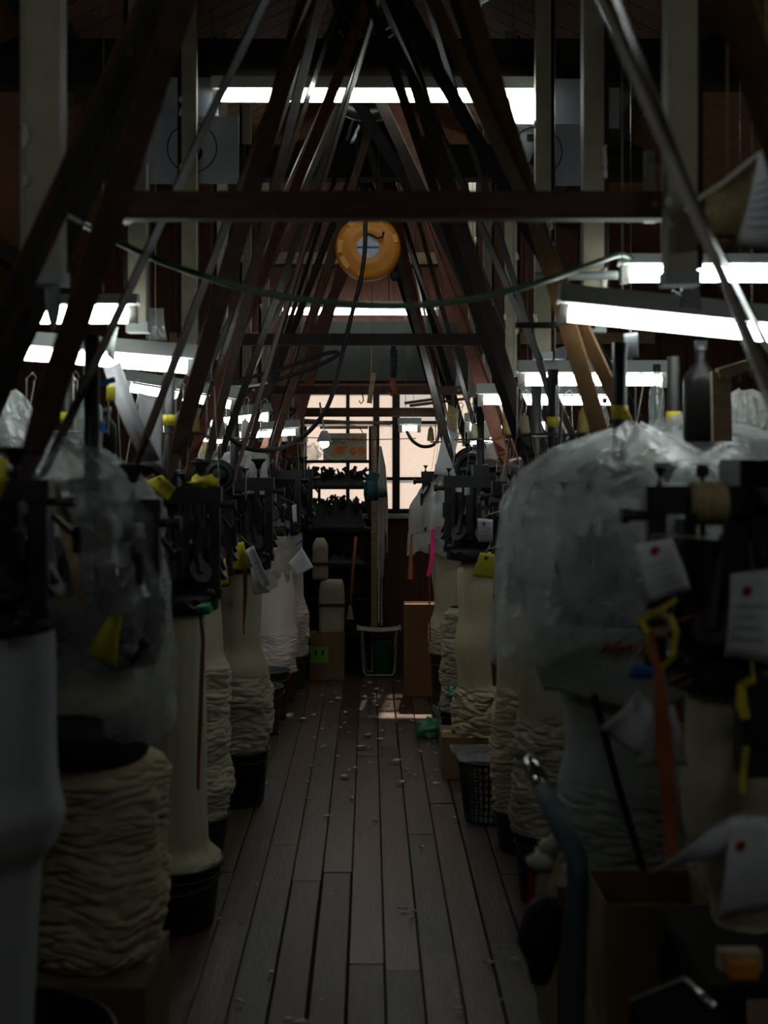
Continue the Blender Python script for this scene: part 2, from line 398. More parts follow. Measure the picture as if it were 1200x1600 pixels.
# ------------------------------------------------------------------ fluorescent lamps
def lamp(a, b, label, r=.019, hw=.075, hh=.045, wires=True, housing=None, extra=0.0):
    a = Vector(a); b = Vector(b); mid = (a + b) / 2; d = (b - a).normalized()
    o = thing('fluorescent_lamp', mid, label, 'lamp', 'fluorescent lamps')
    up = Vector((0, 0, 1)); up = (up - d * up.dot(d)).normalized(); sd = d.cross(up)
    MB().tube([a, b], r, 12).build('tube', M_tube, o, True)
    e = .03 + extra; A, B = a - d * e, b + d * e
    mb = MB(); prof = [(-hw / 2, .026), (-hw * .28, .026 + hh), (hw * .28, .026 + hh), (hw / 2, .026), (hw * .3, .034), (-hw * .3, .034)]
    vs = [p + sd * x + up * z for p in (A, B) for x, z in prof]; n = 6
    mb.add(vs, [(k, (k + 1) % n, n + (k + 1) % n, n + k) for k in range(n)] + [tuple(range(n - 1, -1, -1)), tuple(range(n, 2 * n))])
    mb.build('housing', housing or M_white, o)
    for p, s in ((a, -1), (b, 1)):
        MB().bar(p + d * s * .002 - up * .012 + up * .01, p + d * s * .026 + up * -.002, .034, .052, up).build('socket', M_socket, o)
    if wires:
        for f in (.22, .78):
            p = a + (b - a) * f + up * (.026 + hh)
            MB().cyl(p, (p.x, p.y, roofz(p.x) + .03), .0016, n=5).build('hanger_wire', M_steel, o)
    return o
def L2(x0, y0, x1, y1, Y0, Y1, lab, **k): return lamp(P(x0, y0, Y0), P(x1, y1, Y1), lab, **k)
L2(343, 151, 836, 152, 5.57, 5.57, 'long fluorescent lamp over the aisle between the number 8 and 7 signs', r=.021, hh=.05, wires=.09)
L2(484, 273, 770, 274, 9.0, 9.0, 'fluorescent lamp high over the aisle above the orange cord reel', r=.022, hh=.06, wires=.06)
L2(442, 487, 679, 488, 9.62, 9.62, 'fluorescent lamp on the wall above the window, behind many belts', r=.02, wires=.2)
L2(984, 428, 1205, 428, 4.05, 4.05, 'uppermost fluorescent lamp over the right machines, level', r=.024, hh=.03)
L2(888, 490, 1250, 527, 3.75, 3.75, 'tilted fluorescent lamp over the plastic covered right machine', r=.022, hh=.05)
L2(821, 594, 1032, 594, 5.1, 5.1, 'level fluorescent lamp behind crossing black belts on the right', r=.02, wires=.6)
L2(756, 625, 966, 626, 6.1, 6.1, 'fluorescent lamp over the right row beside the hanging white card', r=.02, wires=.6)
L2(735, 667, 850, 666, 7.3, 7.3, 'short fluorescent lamp over the flat pulley on the right row', r=.02, wires=.7)
L2(729, 690, 775, 688, 8.5, 8.5, 'smallest fluorescent lamp of the right row, by the window', r=.018, hh=.03, wires=.7)
L2(25, 492, 200, 491, 4.0, 4.0, 'uppermost fluorescent lamp over the left machines', r=.026, hh=.03)
L2(18, 551, 292, 573, 4.45, 4.45, 'long tilted fluorescent lamp over the left machines below the upper one', r=.021, hh=.045)
L2(205, 606, 360, 632, 5.8, 5.8, 'tilted fluorescent lamp on the left row behind the hanging white sheet', r=.018, wires=.6)
L2(250, 670, 414, 651, 6.2, 7.4, 'fluorescent lamp on the left row sloping up towards the window', r=.019, wires=.6)
L2(376, 681, 461, 675, 8.12, 8.12, 'short fluorescent lamp of the left row, by the mandarin carton', r=.018, wires=.7)
L2(629, 669, 651, 669, 9.1, 9.1, 'tiny fluorescent lamp hung before the window', r=.018, hh=.04, wires=.5)
L2(300, 690, 352, 688, 7.6, 7.6, 'very short fluorescent lamp low on the left row behind the amber bottle', r=.015, hh=.03, wires=.5)
lamp((-.62, -1.35, 3.0), (.62, -1.35, 3.0), 'unseen fluorescent lamp added over the aisle by the front wall to light the foreground', r=.021, hh=.05, wires=.4)  # unseen lamp added behind the camera to light the foreground
lamp((1.00, 1.75, 2.32), (1.58, 1.75, 2.30), 'unseen fluorescent lamp added over the right row to light the foreground', r=.022, hh=.045)  # added out of view to brighten the near right machines and tags
lamp((-1.58, 1.75, 2.30), (-1.00, 1.75, 2.32), 'unseen fluorescent lamp added over the left row to light the foreground', r=.022, hh=.045)  # added out of view to brighten the near left machines and belts
# small square bulkhead light at the end of the long lamp
a = P(797, 190, 5.46); b = P(836, 143, 5.46)
o = thing('bulkhead_light', ((a.x + b.x) / 2, 5.48, a.z), 'small square white bulkhead light at the end of the long lamp', 'lamp')
MB().bb((a.x + .004, 5.465, a.z), (b.x, 5.475, b.z)).build('diffuser', M_tube, o)
MB().bb((a.x - .002, 5.475, a.z - .006), (b.x + .006, 5.50, b.z + .006)).build('housing', M_white, o)
# clip lamp near the carton
p = P(507, 690, 9.0)
o = thing('clip_lamp', p, 'small white clip lamp shining in front of the mandarin carton', 'lamp')
MB().lathe([(.018, .07), (.03, .05), (.05, 0), (.046, 0)], p, 14).build('shade', M_paper, o, True)
MB().blob(p + Vector((0, -.005, -.012)), (.06, .06, .06), 1, .0).build('bulb', M_tube, o, True)
MB().tube([p + Vector((0, 0, .07)), p + Vector((-.01, 0, .12)), p + Vector((-.03, 0, .25))], .006).build('stem', M_white, o)

# grey backing boards and number signs
def flat(name, x0, y0, x1, y1, Y, m, label, cat, group=None, th=.008, rot=0):
    a, b = P(x0, y1, Y), P(x1, y0, Y); return tag(MB().bb((a.x, Y, a.z), (b.x, Y + th, b.z)).build(name, m), label, cat, group)
flat('backing_board', 228, 121, 341, 186, 5.62, M_board, 'plain grey board behind the number 8 sign', 'board')
flat('backing_board', 797, 123, 912, 194, 5.62, M_board, 'plain grey board above the number 7 sign', 'board')
flat('backing_board', 948, 126, 968, 200, 5.75, M_dull, 'narrow grey board beside a right-hand post', 'board')
flat('backing_board', 770, 250, 800, 291, 8.9, M_board, 'small grey board at the right end of the high lamp', 'board')
flat('backing_board', 330, 118, 842, 123, 5.56, M_wood, 'thin pale batten along the top of the long lamp', 'batten', th=.02)
for txt, x0, y0, x1, y1, cx, cy, rr in (('8', 229, 181, 373, 287, 300, 231, 38.5), ('7', 797, 195, 911, 290, 839, 237, 39)):
    Y = 5.5 if txt == '8' else 5.51
    a, b = P(x0, y1, Y), P(x1, y0, Y)
    o = thing('number_sign', ((a.x + b.x) / 2, Y, a.z), {'8': 'white board sign with a figure eight in a circle, left of the aisle lamp', '7': 'white board sign with a figure seven in a circle, below the bulkhead light'}[txt], 'sign')
    MB().bb((a.x, Y, a.z), (b.x, Y + .006, b.z)).build('plate', M_board, o)
    c = P(cx, cy, Y - .002); r = M(rr, Y); rw = .005
    vs = []; n = 48
    for k in range(n):
        q = 2 * math.pi * k / n; u = Vector((math.cos(q), 0, math.sin(q)))
        vs += [c + u * (r - rw / 2), c + u * (r + rw / 2)]
    MB().add(vs, [(2 * k, 2 * k + 1, (2 * k + 3) % (2 * n), (2 * k + 2) % (2 * n)) for k in range(n)]).build('ring', M_ink, o, thick=.001)
    text_mesh(txt, .165, 'numeral', M_ink, o, c, bold=.006)
    for sx in (a.x + .012, b.x - .012):
        for sz in (a.z + .015, b.z - .015): MB().cyl((sx, Y - .003, sz), (sx, Y, sz), .003, n=6).build('screw', M_steel, o)

# ------------------------------------------------------------------ line shaft, belts
SZ = 3.35
shaft = thing('line_shaft', (0, 2.0, SZ), 'dark overhead line shaft carrying the belt pulleys', 'shaft')
MB().cyl((0, 1.9, SZ), (0, 8.86, SZ), .022, n=12).build('rod', M_steel, shaft, True)
for y in (2.3, 4.3, 6.35, 8.35):
    MB().bb((-.06, y - .03, SZ - .07), (.06, y + .03, SZ + .05)).bb((-.02, y - .02, SZ + .05), (.02, y + .02, roofz(0) - .01)).build('bearing_hanger', M_iron, shaft)
def pulley(mb, c, r, wd, axis='Y', rim=.015):
    c = Vector(c); h = wd / 2
    mb.lathe([(r - rim, -h), (r, -h), (r + .004, 0), (r, h), (r - rim, h), (r - rim, -h)], c, 28, axis)
    mb.lathe([(.0, -h * .8), (.032, -h * .8), (.032, h * .8), (0, h * .8)], c, 14, axis)
    mb.lathe([(.03, -.006), (r - rim + .002, -.006), (r - rim + .002, .006), (.03, .006)], c, 28, axis)
    return mb
belt_bottoms = []
def strandpt(s, Y, z):
    x0, y0, x1, y1, _ = s; py = CY - (z - H) * F / Y
    return ((x0 + (x1 - x0) * (py - y0) / (y1 - y0)) - CX) * Y / F
def belt(Y, A, B, mA, label, W=.06, zb=1.42, stripe=False):
    xa, ba = strandpt(A, Y, SZ), strandpt(A, Y, zb); wa = M(A[4], Y)
    if B is None:
        sg = -1 if xa > 0 else 1
        xb = -xa if abs(xa) > .04 else xa + sg * .1; xb = max(-.16, min(.16, xb)); bb = ba + (.11 if ba < 0 else -.11) * (1 if abs(ba) > .3 else -1); wb = .012
    else: xb, bb, wb = strandpt(B, Y, SZ), strandpt(B, Y, zb), M(B[4], Y)
    mx = (xa + xb) / 2; xa -= mx; xb -= mx
    if abs(xa) < .03: q = .03 if xa >= xb else -.03; xa, xb = q, -q
    rt = abs(xa); rb = max(abs(ba - bb) / 2, .03)
    if abs(ba - bb) < .06: c0 = (ba + bb) / 2; q = .03 if ba >= bb else -.03; ba, bb = c0 + q, c0 - q
    print('belt Y%.1f top shift %.3f rt %.3f rb %.3f xb %.2f' % (Y, mx, rt, rb, (ba + bb) / 2))
    pts = []; wv = []; Yh = Vector((0, 1, 0)); NS = 26
    TA, BA, TB, BB = Vector((xa, Y, SZ)), Vector((ba, Y, zb)), Vector((xb, Y, SZ)), Vector((bb, Y, zb))
    def strand(p, q, w):
        d = (q - p).normalized(); n = Yh.cross(d).normalized()
        if n.x < 0: n = -n
        prev = math.pi / 2; seq = []
        for i in range(NS + 1):
            c_ = p + (q - p) * (i / NS); vr = (c_ - Vector((0, 0, H))).normalized(); mm = vr.cross(d).normalized(); A_, B_ = n.dot(mm), Yh.dot(mm)
            R_ = math.hypot(A_, B_); ph = math.atan2(B_, A_); ac = math.acos(max(0, min(1, w / (W * R_))))
            prev = min((ph + ac, ph - ac, ph + ac + math.pi, ph - ac + math.pi, ph + ac - math.pi, ph - ac - math.pi), key=lambda t: abs(t - (prev if i > 4 else math.pi / 2)))
            seq.append(prev)
        for i in range(NS + 1):
            s = i / NS; e = min(1, min(s, 1 - s) / .07); e = e * e * (3 - 2 * e)
            al = math.pi / 2 + (seq[i] - math.pi / 2) * e
            pts.append(p + (q - p) * s); wv.append((n * math.cos(al) + Yh * math.sin(al)) * W / 2)
    strand(TA, BA, wa)
    c = (BA + BB) / 2; s0 = 1 if BA.x > BB.x else -1
    for i in range(1, 10):
        t = math.pi * i / 10; pts.append(c + Vector((s0 * rb * math.cos(t), 0, -rb * math.sin(t)))); wv.append(Yh * W / 2)
    strand(BB, TB, wb)
    c2 = Vector((0, Y, SZ)); s0 = 1 if TB.x > TA.x else -1
    for i in range(1, 10):
        t = math.pi * i / 10; pts.append(c2 + Vector((s0 * rt * math.cos(t), 0, rt * math.sin(t)))); wv.append(Yh * W / 2)
    root = thing('drive_belt', c, label, 'belt', 'drive belts')
    MB().ribbon(pts, wv, .005, True).build('loop', mA, root)
    if stripe:
        sp = pts[:NS + 1]; sw = [v * .22 for v in wv[:NS + 1]]
        MB().ribbon(sp, sw, .0075).build('stripe', M_green, root)
        for f in (.43, .56):
            p = TA + (BA - TA) * f; MB().cyl(p - Yh * .006, p + Yh * .006, .010, n=8).build('rivet', M_iron, root)
    pulley(MB(), c2, max(rt - .006, .02), W + .02).build('pulley', M_iron, shaft, True)
    belt_bottoms.append((c.x, Y, zb, rb))
    return root
belt(2.70, (205, 0, 37, 400, 40), (252, 0, 56, 680, 42), M_beltA, 'wide red-brown belt with a dark green stripe, leftmost of all', stripe=True)
belt(3.30, (215, 0, 15, 540, 32), (362, 0, 65, 745, 11), M_beltD, 'dark belt with one thin strand, down to the covered left machine')
belt(4.10, (490, 0, 205, 745, 11), (505, 0, 268, 735, 26), M_beltA, 'brown belt behind the number 8 sign post, one strand edge-on')
belt(4.95, (452, 200, 317, 750, 14), None, M_beltA, 'narrow brown belt down to the yellow cloth on the left row')
belt(6.00, (497, 200, 362, 500, 8), (508, 200, 392, 480, 9), M_beltS, 'pair of thin polished strands left of the orange reel')
belt(7.70, (562, 210, 432, 500, 6), (570, 210, 462, 500, 10), M_beltS, 'thin polished belt passing the left edge of the orange reel')
belt(8.20, (520, 480, 420, 690, 22), None, M_beltR, 'reddish belt right of the short left lamp')
belt(8.75, (512, 480, 400, 760, 18), (530, 480, 442, 740, 16), M_beltR, 'reddish belt before the wooden rack post')
belt(2.10, (1150, 0, 1215, 205, 58), None, M_beltT, 'very wide tan belt, rightmost of all')
belt(2.60, (945, 0, 1158, 530, 9), (913, 0, 1187, 530, 5), M_beltS, 'slim polished belt crossing the tilted right lamp')
belt(3.90, (718, 0, 928, 650, 27), (690, 60, 795, 280, 20), M_beltT, 'broad tan belt in front of the number 7 sign')
belt(4.50, (932, 520, 1007, 670, 20), (905, 520, 946, 670, 18), M_rubber, 'black rubber belt crossing the level lamp on the right row')
belt(5.20, (630, 50, 902, 695, 9), (667, 200, 830, 720, 24), M_beltD, 'dark belt right of the orange reel with a shiny edge-on strand', stripe=False)
belt(6.40, (625, 200, 730, 520, 26), (604, 200, 680, 400, 7), M_beltR, 'broad red-brown belt just right of the orange reel')
belt(6.70, (832, 610, 887, 700, 18), None, M_rubber, 'short looking black belt behind the tan belt on the right row')
belt(8.00, (616, 340, 700, 555, 5), (626, 400, 672, 590, 14), M_beltR, 'red belt with a hair-thin strand over the right half of the window')
belt(8.60, (700, 620, 748, 740, 8), None, M_beltD, 'thin black belt down to the covered far right machine')
belt(5.70, (760, 100, 842, 305, 9), (690, 250, 800, 560, 16), M_beltD, 'dark slim belt behind the broad tan belt')
def gbelt(Y, xt, xb, wpx, xt2, xb2, w2, m, label, W=.04):
    def px(x, z): return (CX + x * F / Y, CY - (z - H) * F / Y)
    belt(Y, (*px(xt, SZ), *px(xb, 1.42), wpx), (*px(xt2, SZ), *px(xb2, 1.42), w2), m, label, W)
gbelt(5.45, -.10, -.72, 7, .06, -.60, 10, M_beltS, 'polished narrow belt to the tall folded column machine')
gbelt(6.90, -.08, -.62, 6, .08, -.50, 12, M_beltA, 'narrow brown belt over the crumpled bag on the left row')
gbelt(7.25, .08, .60, 6, -.07, .44, 10, M_beltS, 'polished narrow belt behind the broad dark belt on the right')
gbelt(7.45, -.06, -.66, 5, .06, -.56, 9, M_beltD, 'thin dark belt over the grey buckets')
gbelt(8.35, .07, .62, 9, -.06, .50, 6, M_beltD, 'thin dark belt just behind the hair-thin red one')
gbelt(4.80, .11, .70, 8, -.09, .55, 14, M_beltD, 'slim dark belt to the machine hidden by the big cover')
gbelt(5.05, -.07, -.78, 7, .09, -.66, 16, M_beltR, 'reddish brown belt in front of the tilted left lamp')
# two big visible wheels on the shaft
wl = MB(); pulley(wl, (0, 6.75, SZ), .26, .07, rim=.05).build('fly_wheel', M_steel, shaft, True)
wl = MB(); pulley(wl, (0, 5.85, SZ), .145, .09, rim=.03).build('wheel', M_iron, shaft, True)
lt = MB()
for k in range(14):
    a = k * .45; lt.blob((.08 * math.cos(a * 2.1), 5.76 + .008 * (k % 3), SZ - .03 + .10 * math.sin(a)), (.095, .05, .055), k, .5, 8)
lt.build('lint_wrap', M_lint, shaft, True)['kind'] = 'stuff'

# ------------------------------------------------------------------ orange cord reel, hose, cables
p = P(575, 388, 6.5); R0 = M(51, 6.5)
o = thing('cord_reel', (p.x, p.y, p.z - R0), 'orange retractable cord reel hanging over the aisle with a white round label', 'cord reel')
MB().lathe([(0, -.05), (.07, -.05), (.085, -.058), (.098, -.050), (R0 * .80, -.048), (R0 * .93, -.040), (R0, -.02), (R0, .03), (R0 * .9, .045), (0, .045)], p, 40, 'Y').build('casing', M_orange, o, True); casing = D.objects[o.children[0].name]
MB().lathe([(0, -.0525), (.052, -.0525), (.052, -.049)], p, 32, 'Y').build('label_disc', M_paper, o)
MB().bb((p.x - .050, p.y - .0537, p.z - .008), (p.x + .050, p.y - .0527, p.z + .002)).build('blue_stripe', M_blue, o)
for a0, a1 in ((.15, .45), (1.0, 1.35), (1.8, 2.3), (2.9, 3.35), (3.5, 3.95), (4.35, 4.6)):
    mb = MB(); n = 8; vs = []
    for k in range(n + 1):
        q = a0 + (a1 - a0) * k / n; u = Vector((math.cos(q), 0, math.sin(q)))
        for rr in (R0 * .78, R0 * .93):
            for yy in (-.053, -.035): vs.append(p + u * rr + Vector((0, yy, 0)))
    fs = []
    for k in range(n):
        b = k * 4
        fs += [(b, b + 4, b + 6, b + 2), (b + 2, b + 6, b + 7, b + 3), (b, b + 1, b + 5, b + 4)]
    fs += [(0, 2, 3, 1), (n * 4, n * 4 + 1, n * 4 + 3, n * 4 + 2)]
    mb.add(vs, fs).build('rib', M_orangeL, casing)
MB().bb((p.x - .075, p.y - .02, p.z + R0 - .03), (p.x + .075, p.y + .0, p.z + R0 + .035)).build('bracket', M_orangeL, o)
q = p + Vector((R0 * .82, -.01, -R0 * .86)); MB().blob(q, (.045, .045, .05), 2, .02, 12).build('cord_stop', M_rubber, o, True)
MB().tube([p + Vector((-.01, -.055, .06)), p + Vector((.02, -.07, .05)), p + Vector((.04, -.075, .035)), p + Vector((.065, -.075, .04)), p + Vector((.072, -.07, .065))], .005).build('hook', M_iron, o, True)
for sx in (-.05, .05): MB().cyl(p + Vector((sx, -.01, R0 + .03)), (p.x + sx, p.y - .01, roofz(sx) + .03), .002, n=6).build('hanger_wire', M_iron, o)

def cable(name, pix, r, m, label, cat='cable', n=8):
    # Catmull-Rom through pixel/depth points
    pts = [P(*q) for q in pix]; out = []
    for i in range(len(pts) - 1):
        p0, p1, p2, p3 = pts[max(i - 1, 0)], pts[i], pts[i + 1], pts[min(i + 2, len(pts) - 1)]
        for k in range(6):
            t = k / 6
            out.append(.5 * ((2 * p1) + (p2 - p0) * t + (2 * p0 - 5 * p1 + 4 * p2 - p3) * t * t + (3 * p1 - p0 - 3 * p2 + p3) * t ** 3))
    out.append(pts[-1]); return tag(MB().tube(out, r, n).build(name, m, None, True), label, cat)
cable('air_hose', [(64, 318, 3.03), (120, 345, 3.3), (180, 376, 3.5), (270, 415, 3.5), (400, 455, 3.5), (510, 472, 3.5), (620, 478, 3.5), (730, 468, 3.5), (830, 445, 3.5), (925, 413, 3.7), (970, 398, 3.95), (990, 408, 4.04)], .0085, M_hose, 'pale green hose sagging across the whole aisle below the orange reel', 'hose')
cable('lint_cable', [(571, 335, 6.3), (570, 390, 6.3), (563, 440, 6.3), (550, 490, 6.3), (538, 540, 6.3), (518, 620, 6.3), (494, 662, 6.3), (462, 690, 6.3), (425, 703, 5.95), (385, 700, 5.8), (356, 682, 5.78)], .010, M_cable, 'dark lint-covered cable curving down from the orange reel to the left')
cable('rubber_loop', [(355, 597, 6.6), (430, 580, 6.6), (500, 555, 6.6), (525, 550, 6.6), (523, 558, 6.6), (480, 578, 6.6), (420, 598, 6.6)], .009, M_rubber, 'black rubber loop sticking out over the aisle on the left', 'loop')
cable('white_cord', [(335, 605, 6.6), (390, 603, 6.6), (418, 598, 6.6)], .006, M_cableW, 'short white cord joined to the black rubber loop', 'cord')
cable('cable_bundle', [(634, 664, 9.1), (637, 676, 9.1), (646, 690, 9.1), (663, 698, 9.1), (682, 690, 9.15), (692, 650, 9.24)], .011, M_cable, 'thick drooping cable loop in front of the window')
cable('pull_cord', [(581, 430, 6.7), (581, 500, 6.7), (580, 585, 6.7)], .0022, M_rope, 'thin pull cord hanging below the orange reel', 'cord')
cable('thin_wire', [(470, 683, 9.2), (560, 687, 9.2), (650, 685, 9.2)], .003, M_cable, 'thin wire strung in front of the window under the lowest beam', 'wire')
cable('green_wire', [(520, 660, 9.2), (560, 668, 9.2), (567, 690, 9.2), (545, 712, 9.2), (520, 718, 9.2), (500, 700, 9.2)], .003, M_hose, 'thin green wire looped over the mandarin carton', 'wire')
for k, (x0, y0, x1, y1, Y) in enumerate(((440, 655, 610, 662, 9.1), (500, 668, 575, 668, 9.05), (632, 630, 690, 622, 8.6), (640, 634, 735, 622, 8.6))):
    tag(MB().cyl(P(x0, y0, Y), P(x1, y1, Y), .009, n=8).build('rod', M_wood), ['long thin rod laid along the beam before the window', 'short thin rod above the mandarin carton', 'short thin stick by the top right of the window', 'longer thin stick by the top right of the window'][k], 'rod')
# hanging things before the window
p = P(582, 590, 6.7)
tag(MB().bar(P(584, 583, 6.7), P(577, 630, 6.7), .024, .02, (0, 1, 0)).build('wooden_stick', M_wood), 'small wooden stick tied to the end of the pull cord', 'stick')
o = thing('hoist_grip', P(615, 655, 6.7), 'black and dark red pull handle hanging from the near-black beam', 'pull handle')
MB().tube([P(615, 541, 6.7), P(615, 560, 6.7), P(615, 590, 6.7)], [.012, .018, .016], 10).build('grip', M_rubber, o, True)
for k in range(5): MB().lathe([(.016, 0), (.021, .004), (.016, .008)], P(615, 550 + 8 * k, 6.7), 12).build('ridge', M_rubber, o)
MB().tube([P(615, 590, 6.7), P(614, 600, 6.7), P(618, 612, 6.7), P(612, 617, 6.7), P(606, 612, 6.7)], [.012, .016, .012, .008, .005], 8).build('hook', M_ribR, o, True)
tag(MB().tube([P(565, 610, 7.9), P(567, 620, 7.9), P(568, 626, 7.9), P(564, 631, 7.9), P(561, 626, 7.9)], .004, 6).build('hook', M_iron), 'small bare metal hook against the top window pane', 'hook')

# ------------------------------------------------------------------ knitting machines
ML = [(-.76, 2.65), (-.66, 3.35), (-.64, 4.5), (-.68, 5.3), (-.58, 6.05), (-.585, 8.55), (-.53, 9.0), (-.90, 4.2)]
MR = [(.74, 2.75), (.64, 3.6), (.62, 4.75), (.635, 5.35), (.52, 6.6), None, (.47, 8.05), (.89, 4.12)]
mlab = {
 (-1, 0): 'black iron knitting machine over the grey-white fabric tube, beside the wide green-striped belt',
 (-1, 1): 'black iron knitting machine under a plastic sheet on the left row',
 (-1, 2): 'black iron knitting machine with a bright yellow note on top, next to the covered one',
 (-1, 3): 'black iron knitting machine under the yellow cloth on the left row',
 (-1, 4): 'black iron knitting machine with white papers hanging from it on the left row',
 (-1, 5): 'black iron knitting machine inside the crinkled plastic sheet near the window',
 (-1, 6): 'black iron knitting machine closest to the window on the left row',
 (-1, 7): 'black iron knitting machine in the outer left row under the milky hood',
 (1, 7): 'black iron knitting machine in the outer right row below the big dark bottle',
 (1, 0): 'large black knitting machine with red-dotted tags hanging from it',
 (1, 1): 'black knitting machine inside the big clear plastic cover marked in red',
 (1, 2): 'black iron knitting machine hidden behind the big clear plastic cover',
 (1, 3): 'black iron knitting machine with a yellow tag and a white tag, above the teal basket',
 (1, 4): 'black iron knitting machine standing on the right row above the wavy fabric tube',
 (1, 5): 'black iron knitting machine behind the one with the yellow tag',
 (1, 6): 'black iron knitting machine under the milky plastic cover near the window'}
def screw(mb, x, y, z, s=1.0, cup=True):
    mb.cyl((x, y, z), (x, y, z + .035 * s), .005 * s, n=8)
    if cup: mb.lathe([(0, .028 * s), (.007 * s, .03 * s), (.012 * s, .045 * s), (.024 * s, .058 * s), (.024 * s, .062 * s), (0, .062 * s)], (x, y, z), 14)
    else: mb.lathe([(0, .02 * s), (.014 * s, .022 * s), (.016 * s, .035 * s), (.014 * s, .05 * s), (0, .05 * s)], (x, y, z), 14)
machines = {}; DZ = {(-1, 0): (.165, .73), (1, 0): (.045, 1.0)}
def machine(side, i, x, y):
    o = thing('knitting_machine', (x, y, 0), mlab[(side, i)], 'machine', 'circular knitting machines')
    s = side; rnd = random.Random(i * 31 + side)
    ct = 1.44 if i == 0 else 1.78
    MB().cyl((x, y, 1.0), (x, y, ct), .019, n=12).build('column', M_iron, o, True)
    if i in (2, 7) or (side, i) == (1, 1): MB().lathe([(.020, -.035), (.022, -.035), (.022, .0), (.020, 0)], (x, y, 1.62), 14).build('yellow_band', M_yelcl, o, True)
    mb = MB()       # cam plates bolted round the drum
    for k in range(7):
        a = -math.pi / 2 + (k - 3) * .42; u = Vector((math.cos(a), math.sin(a), 0)); c = Vector((x, y, 0)) + u * .142; h0 = rnd.uniform(1.06, 1.12); h1 = rnd.uniform(1.24, 1.345)
        MB().bar(c + Vector((0, 0, h0)), c + Vector((0, 0, h1)), rnd.uniform(.038, .056), .012, u).cyl(c + Vector((0, 0, h0 + .04)), c + u * .03 + Vector((0, 0, h0 + .04)), .010, n=8).build('cam_plate', M_iron, o)
    MB().lathe([(.105, 1.00), (.155, 1.00), (.160, 1.015), (.160, 1.045), (.150, 1.06), (.112, 1.06), (.105, 1.0)], (x, y, 0), 32).build('needle_ring', M_iron, o, True)
    mb = MB()
    for k in range(28):
        a = 2 * math.pi * k / 28; u = Vector((math.cos(a), math.sin(a), 0)); c = Vector((x, y, 0))
        mb.bar(c + u * .118 + Vector((0, 0, 1.04)), c + u * .118 + Vector((0, 0, 1.19)), .006, .012, u)
    mb.lathe([(.09, 1.06), (.108, 1.07), (.108, 1.17), (.125, 1.19), (.125, 1.215), (.03, 1.22)], (x, y, 0), 28)
    mb.build('needle_drum', M_iron, o)
    hx = .215 if (side, i) == (1, 0) else .175
    tbar = MB().box((x, y - .06, 1.365), (2 * hx, .045, .055)).build('top_bar', M_iron, o)
    for sx in (-1, 1):
        MB().box((x + sx * (hx - .022), y - .06, 1.20), (.035, .035, .29)).box((x + sx * (hx - .05), y - .06, 1.055), (.10, .03, .03)).build('upright', M_iron, o)
        MB().cyl((x + sx * (hx - .005), y - .06, 1.335), (x + sx * (hx + .03), y - .06, 1.335), .011, n=10).lathe([(0, hx + .03), (.016, hx + .03), (.016, hx + .045), (0, hx + .045)] if sx > 0 else [(0, -hx - .03), (.016, -hx - .03), (.016, -hx - .045), (0, -hx - .045)], (x, y - .06, 1.335), 12, 'X').build('side_knob', M_iron, o)
    MB().box((x, y, 1.40), (.075, .16, .085)).lathe([(.03, 1.22), (.05, 1.25), (.05, 1.36)], (x, y, 0), 16).build('hub_block', M_iron, o)
    for k, (dx, z, sc, cup) in enumerate(((-hx * .48, 1.39, .85, False), (hx * .30, 1.39, .7, True), (hx * .62, 1.39, 1.35, True), (-hx * .86, 1.39, .6, True))):
        mb = MB(); screw(mb, x + dx, y - .06, z, sc, cup); mb.cyl((x + dx, y - .06, 1.25), (x + dx, y - .06, 1.40), .006, n=8)
        mb.build('thumb_screw', M_iron, tbar, True)
    for k in range(5):     # loop wheels round the ring
        a = -math.pi / 2 + (k - 2) * .72 + rnd.uniform(-.1, .1); u = Vector((math.cos(a), math.sin(a), 0))
        c = Vector((x, y, 1.13)) + u * .165
        d = (u + Vector((0, 0, .5))).normalized()
        mb = MB(); mb.tube([c - d * .008, c + d * .008], .040, 20); mb.tube([c - d * .02, c + d * .02], .012, 10)
        mb.bar(c + d * .012, Vector((x, y, 1.30)) + u * .12, .016, .012)
        mb.build('loop_wheel', M_iron, o)
    for k in range(4):
        a = -math.pi / 2 + (k - 1.5) * .85 + .3; u = Vector((math.cos(a), math.sin(a), 0)); b = Vector((x, y, 0)) + u * .16
        MB().bar(b + Vector((0, 0, 1.10)), b + Vector((0, 0, 1.34)), .022, .010, u).bar(b + Vector((0, 0, 1.30)), b + u * .05 + Vector((0, 0, 1.24)), .012, .012).cyl(b + u * .05 + Vector((0, 0, 1.20)), b + u * .05 + Vector((0, 0, 1.27)), .009, n=8).build('yarn_feeder', M_iron, o)
    MB().tube([(x - s * .10, y - .15, 1.04), (x - s * .13, y - .18, 1.03), (x - s * .15, y - .18, 1.06)], .008, 8).blob((x - s * .152, y - .18, 1.07), (.026, .026, .026), 1, 0).build('lever', M_iron, o, True)
    stand = MB().box((x + s * .02, y + .20, .55), (.05, .04, 1.1)).box((x + s * .02, y + .13, 1.03), (.05, .16, .04)).box((x + s * .02, y + .20, .01), (.12, .05, .02)).build('rear_stand', M_iron, o)
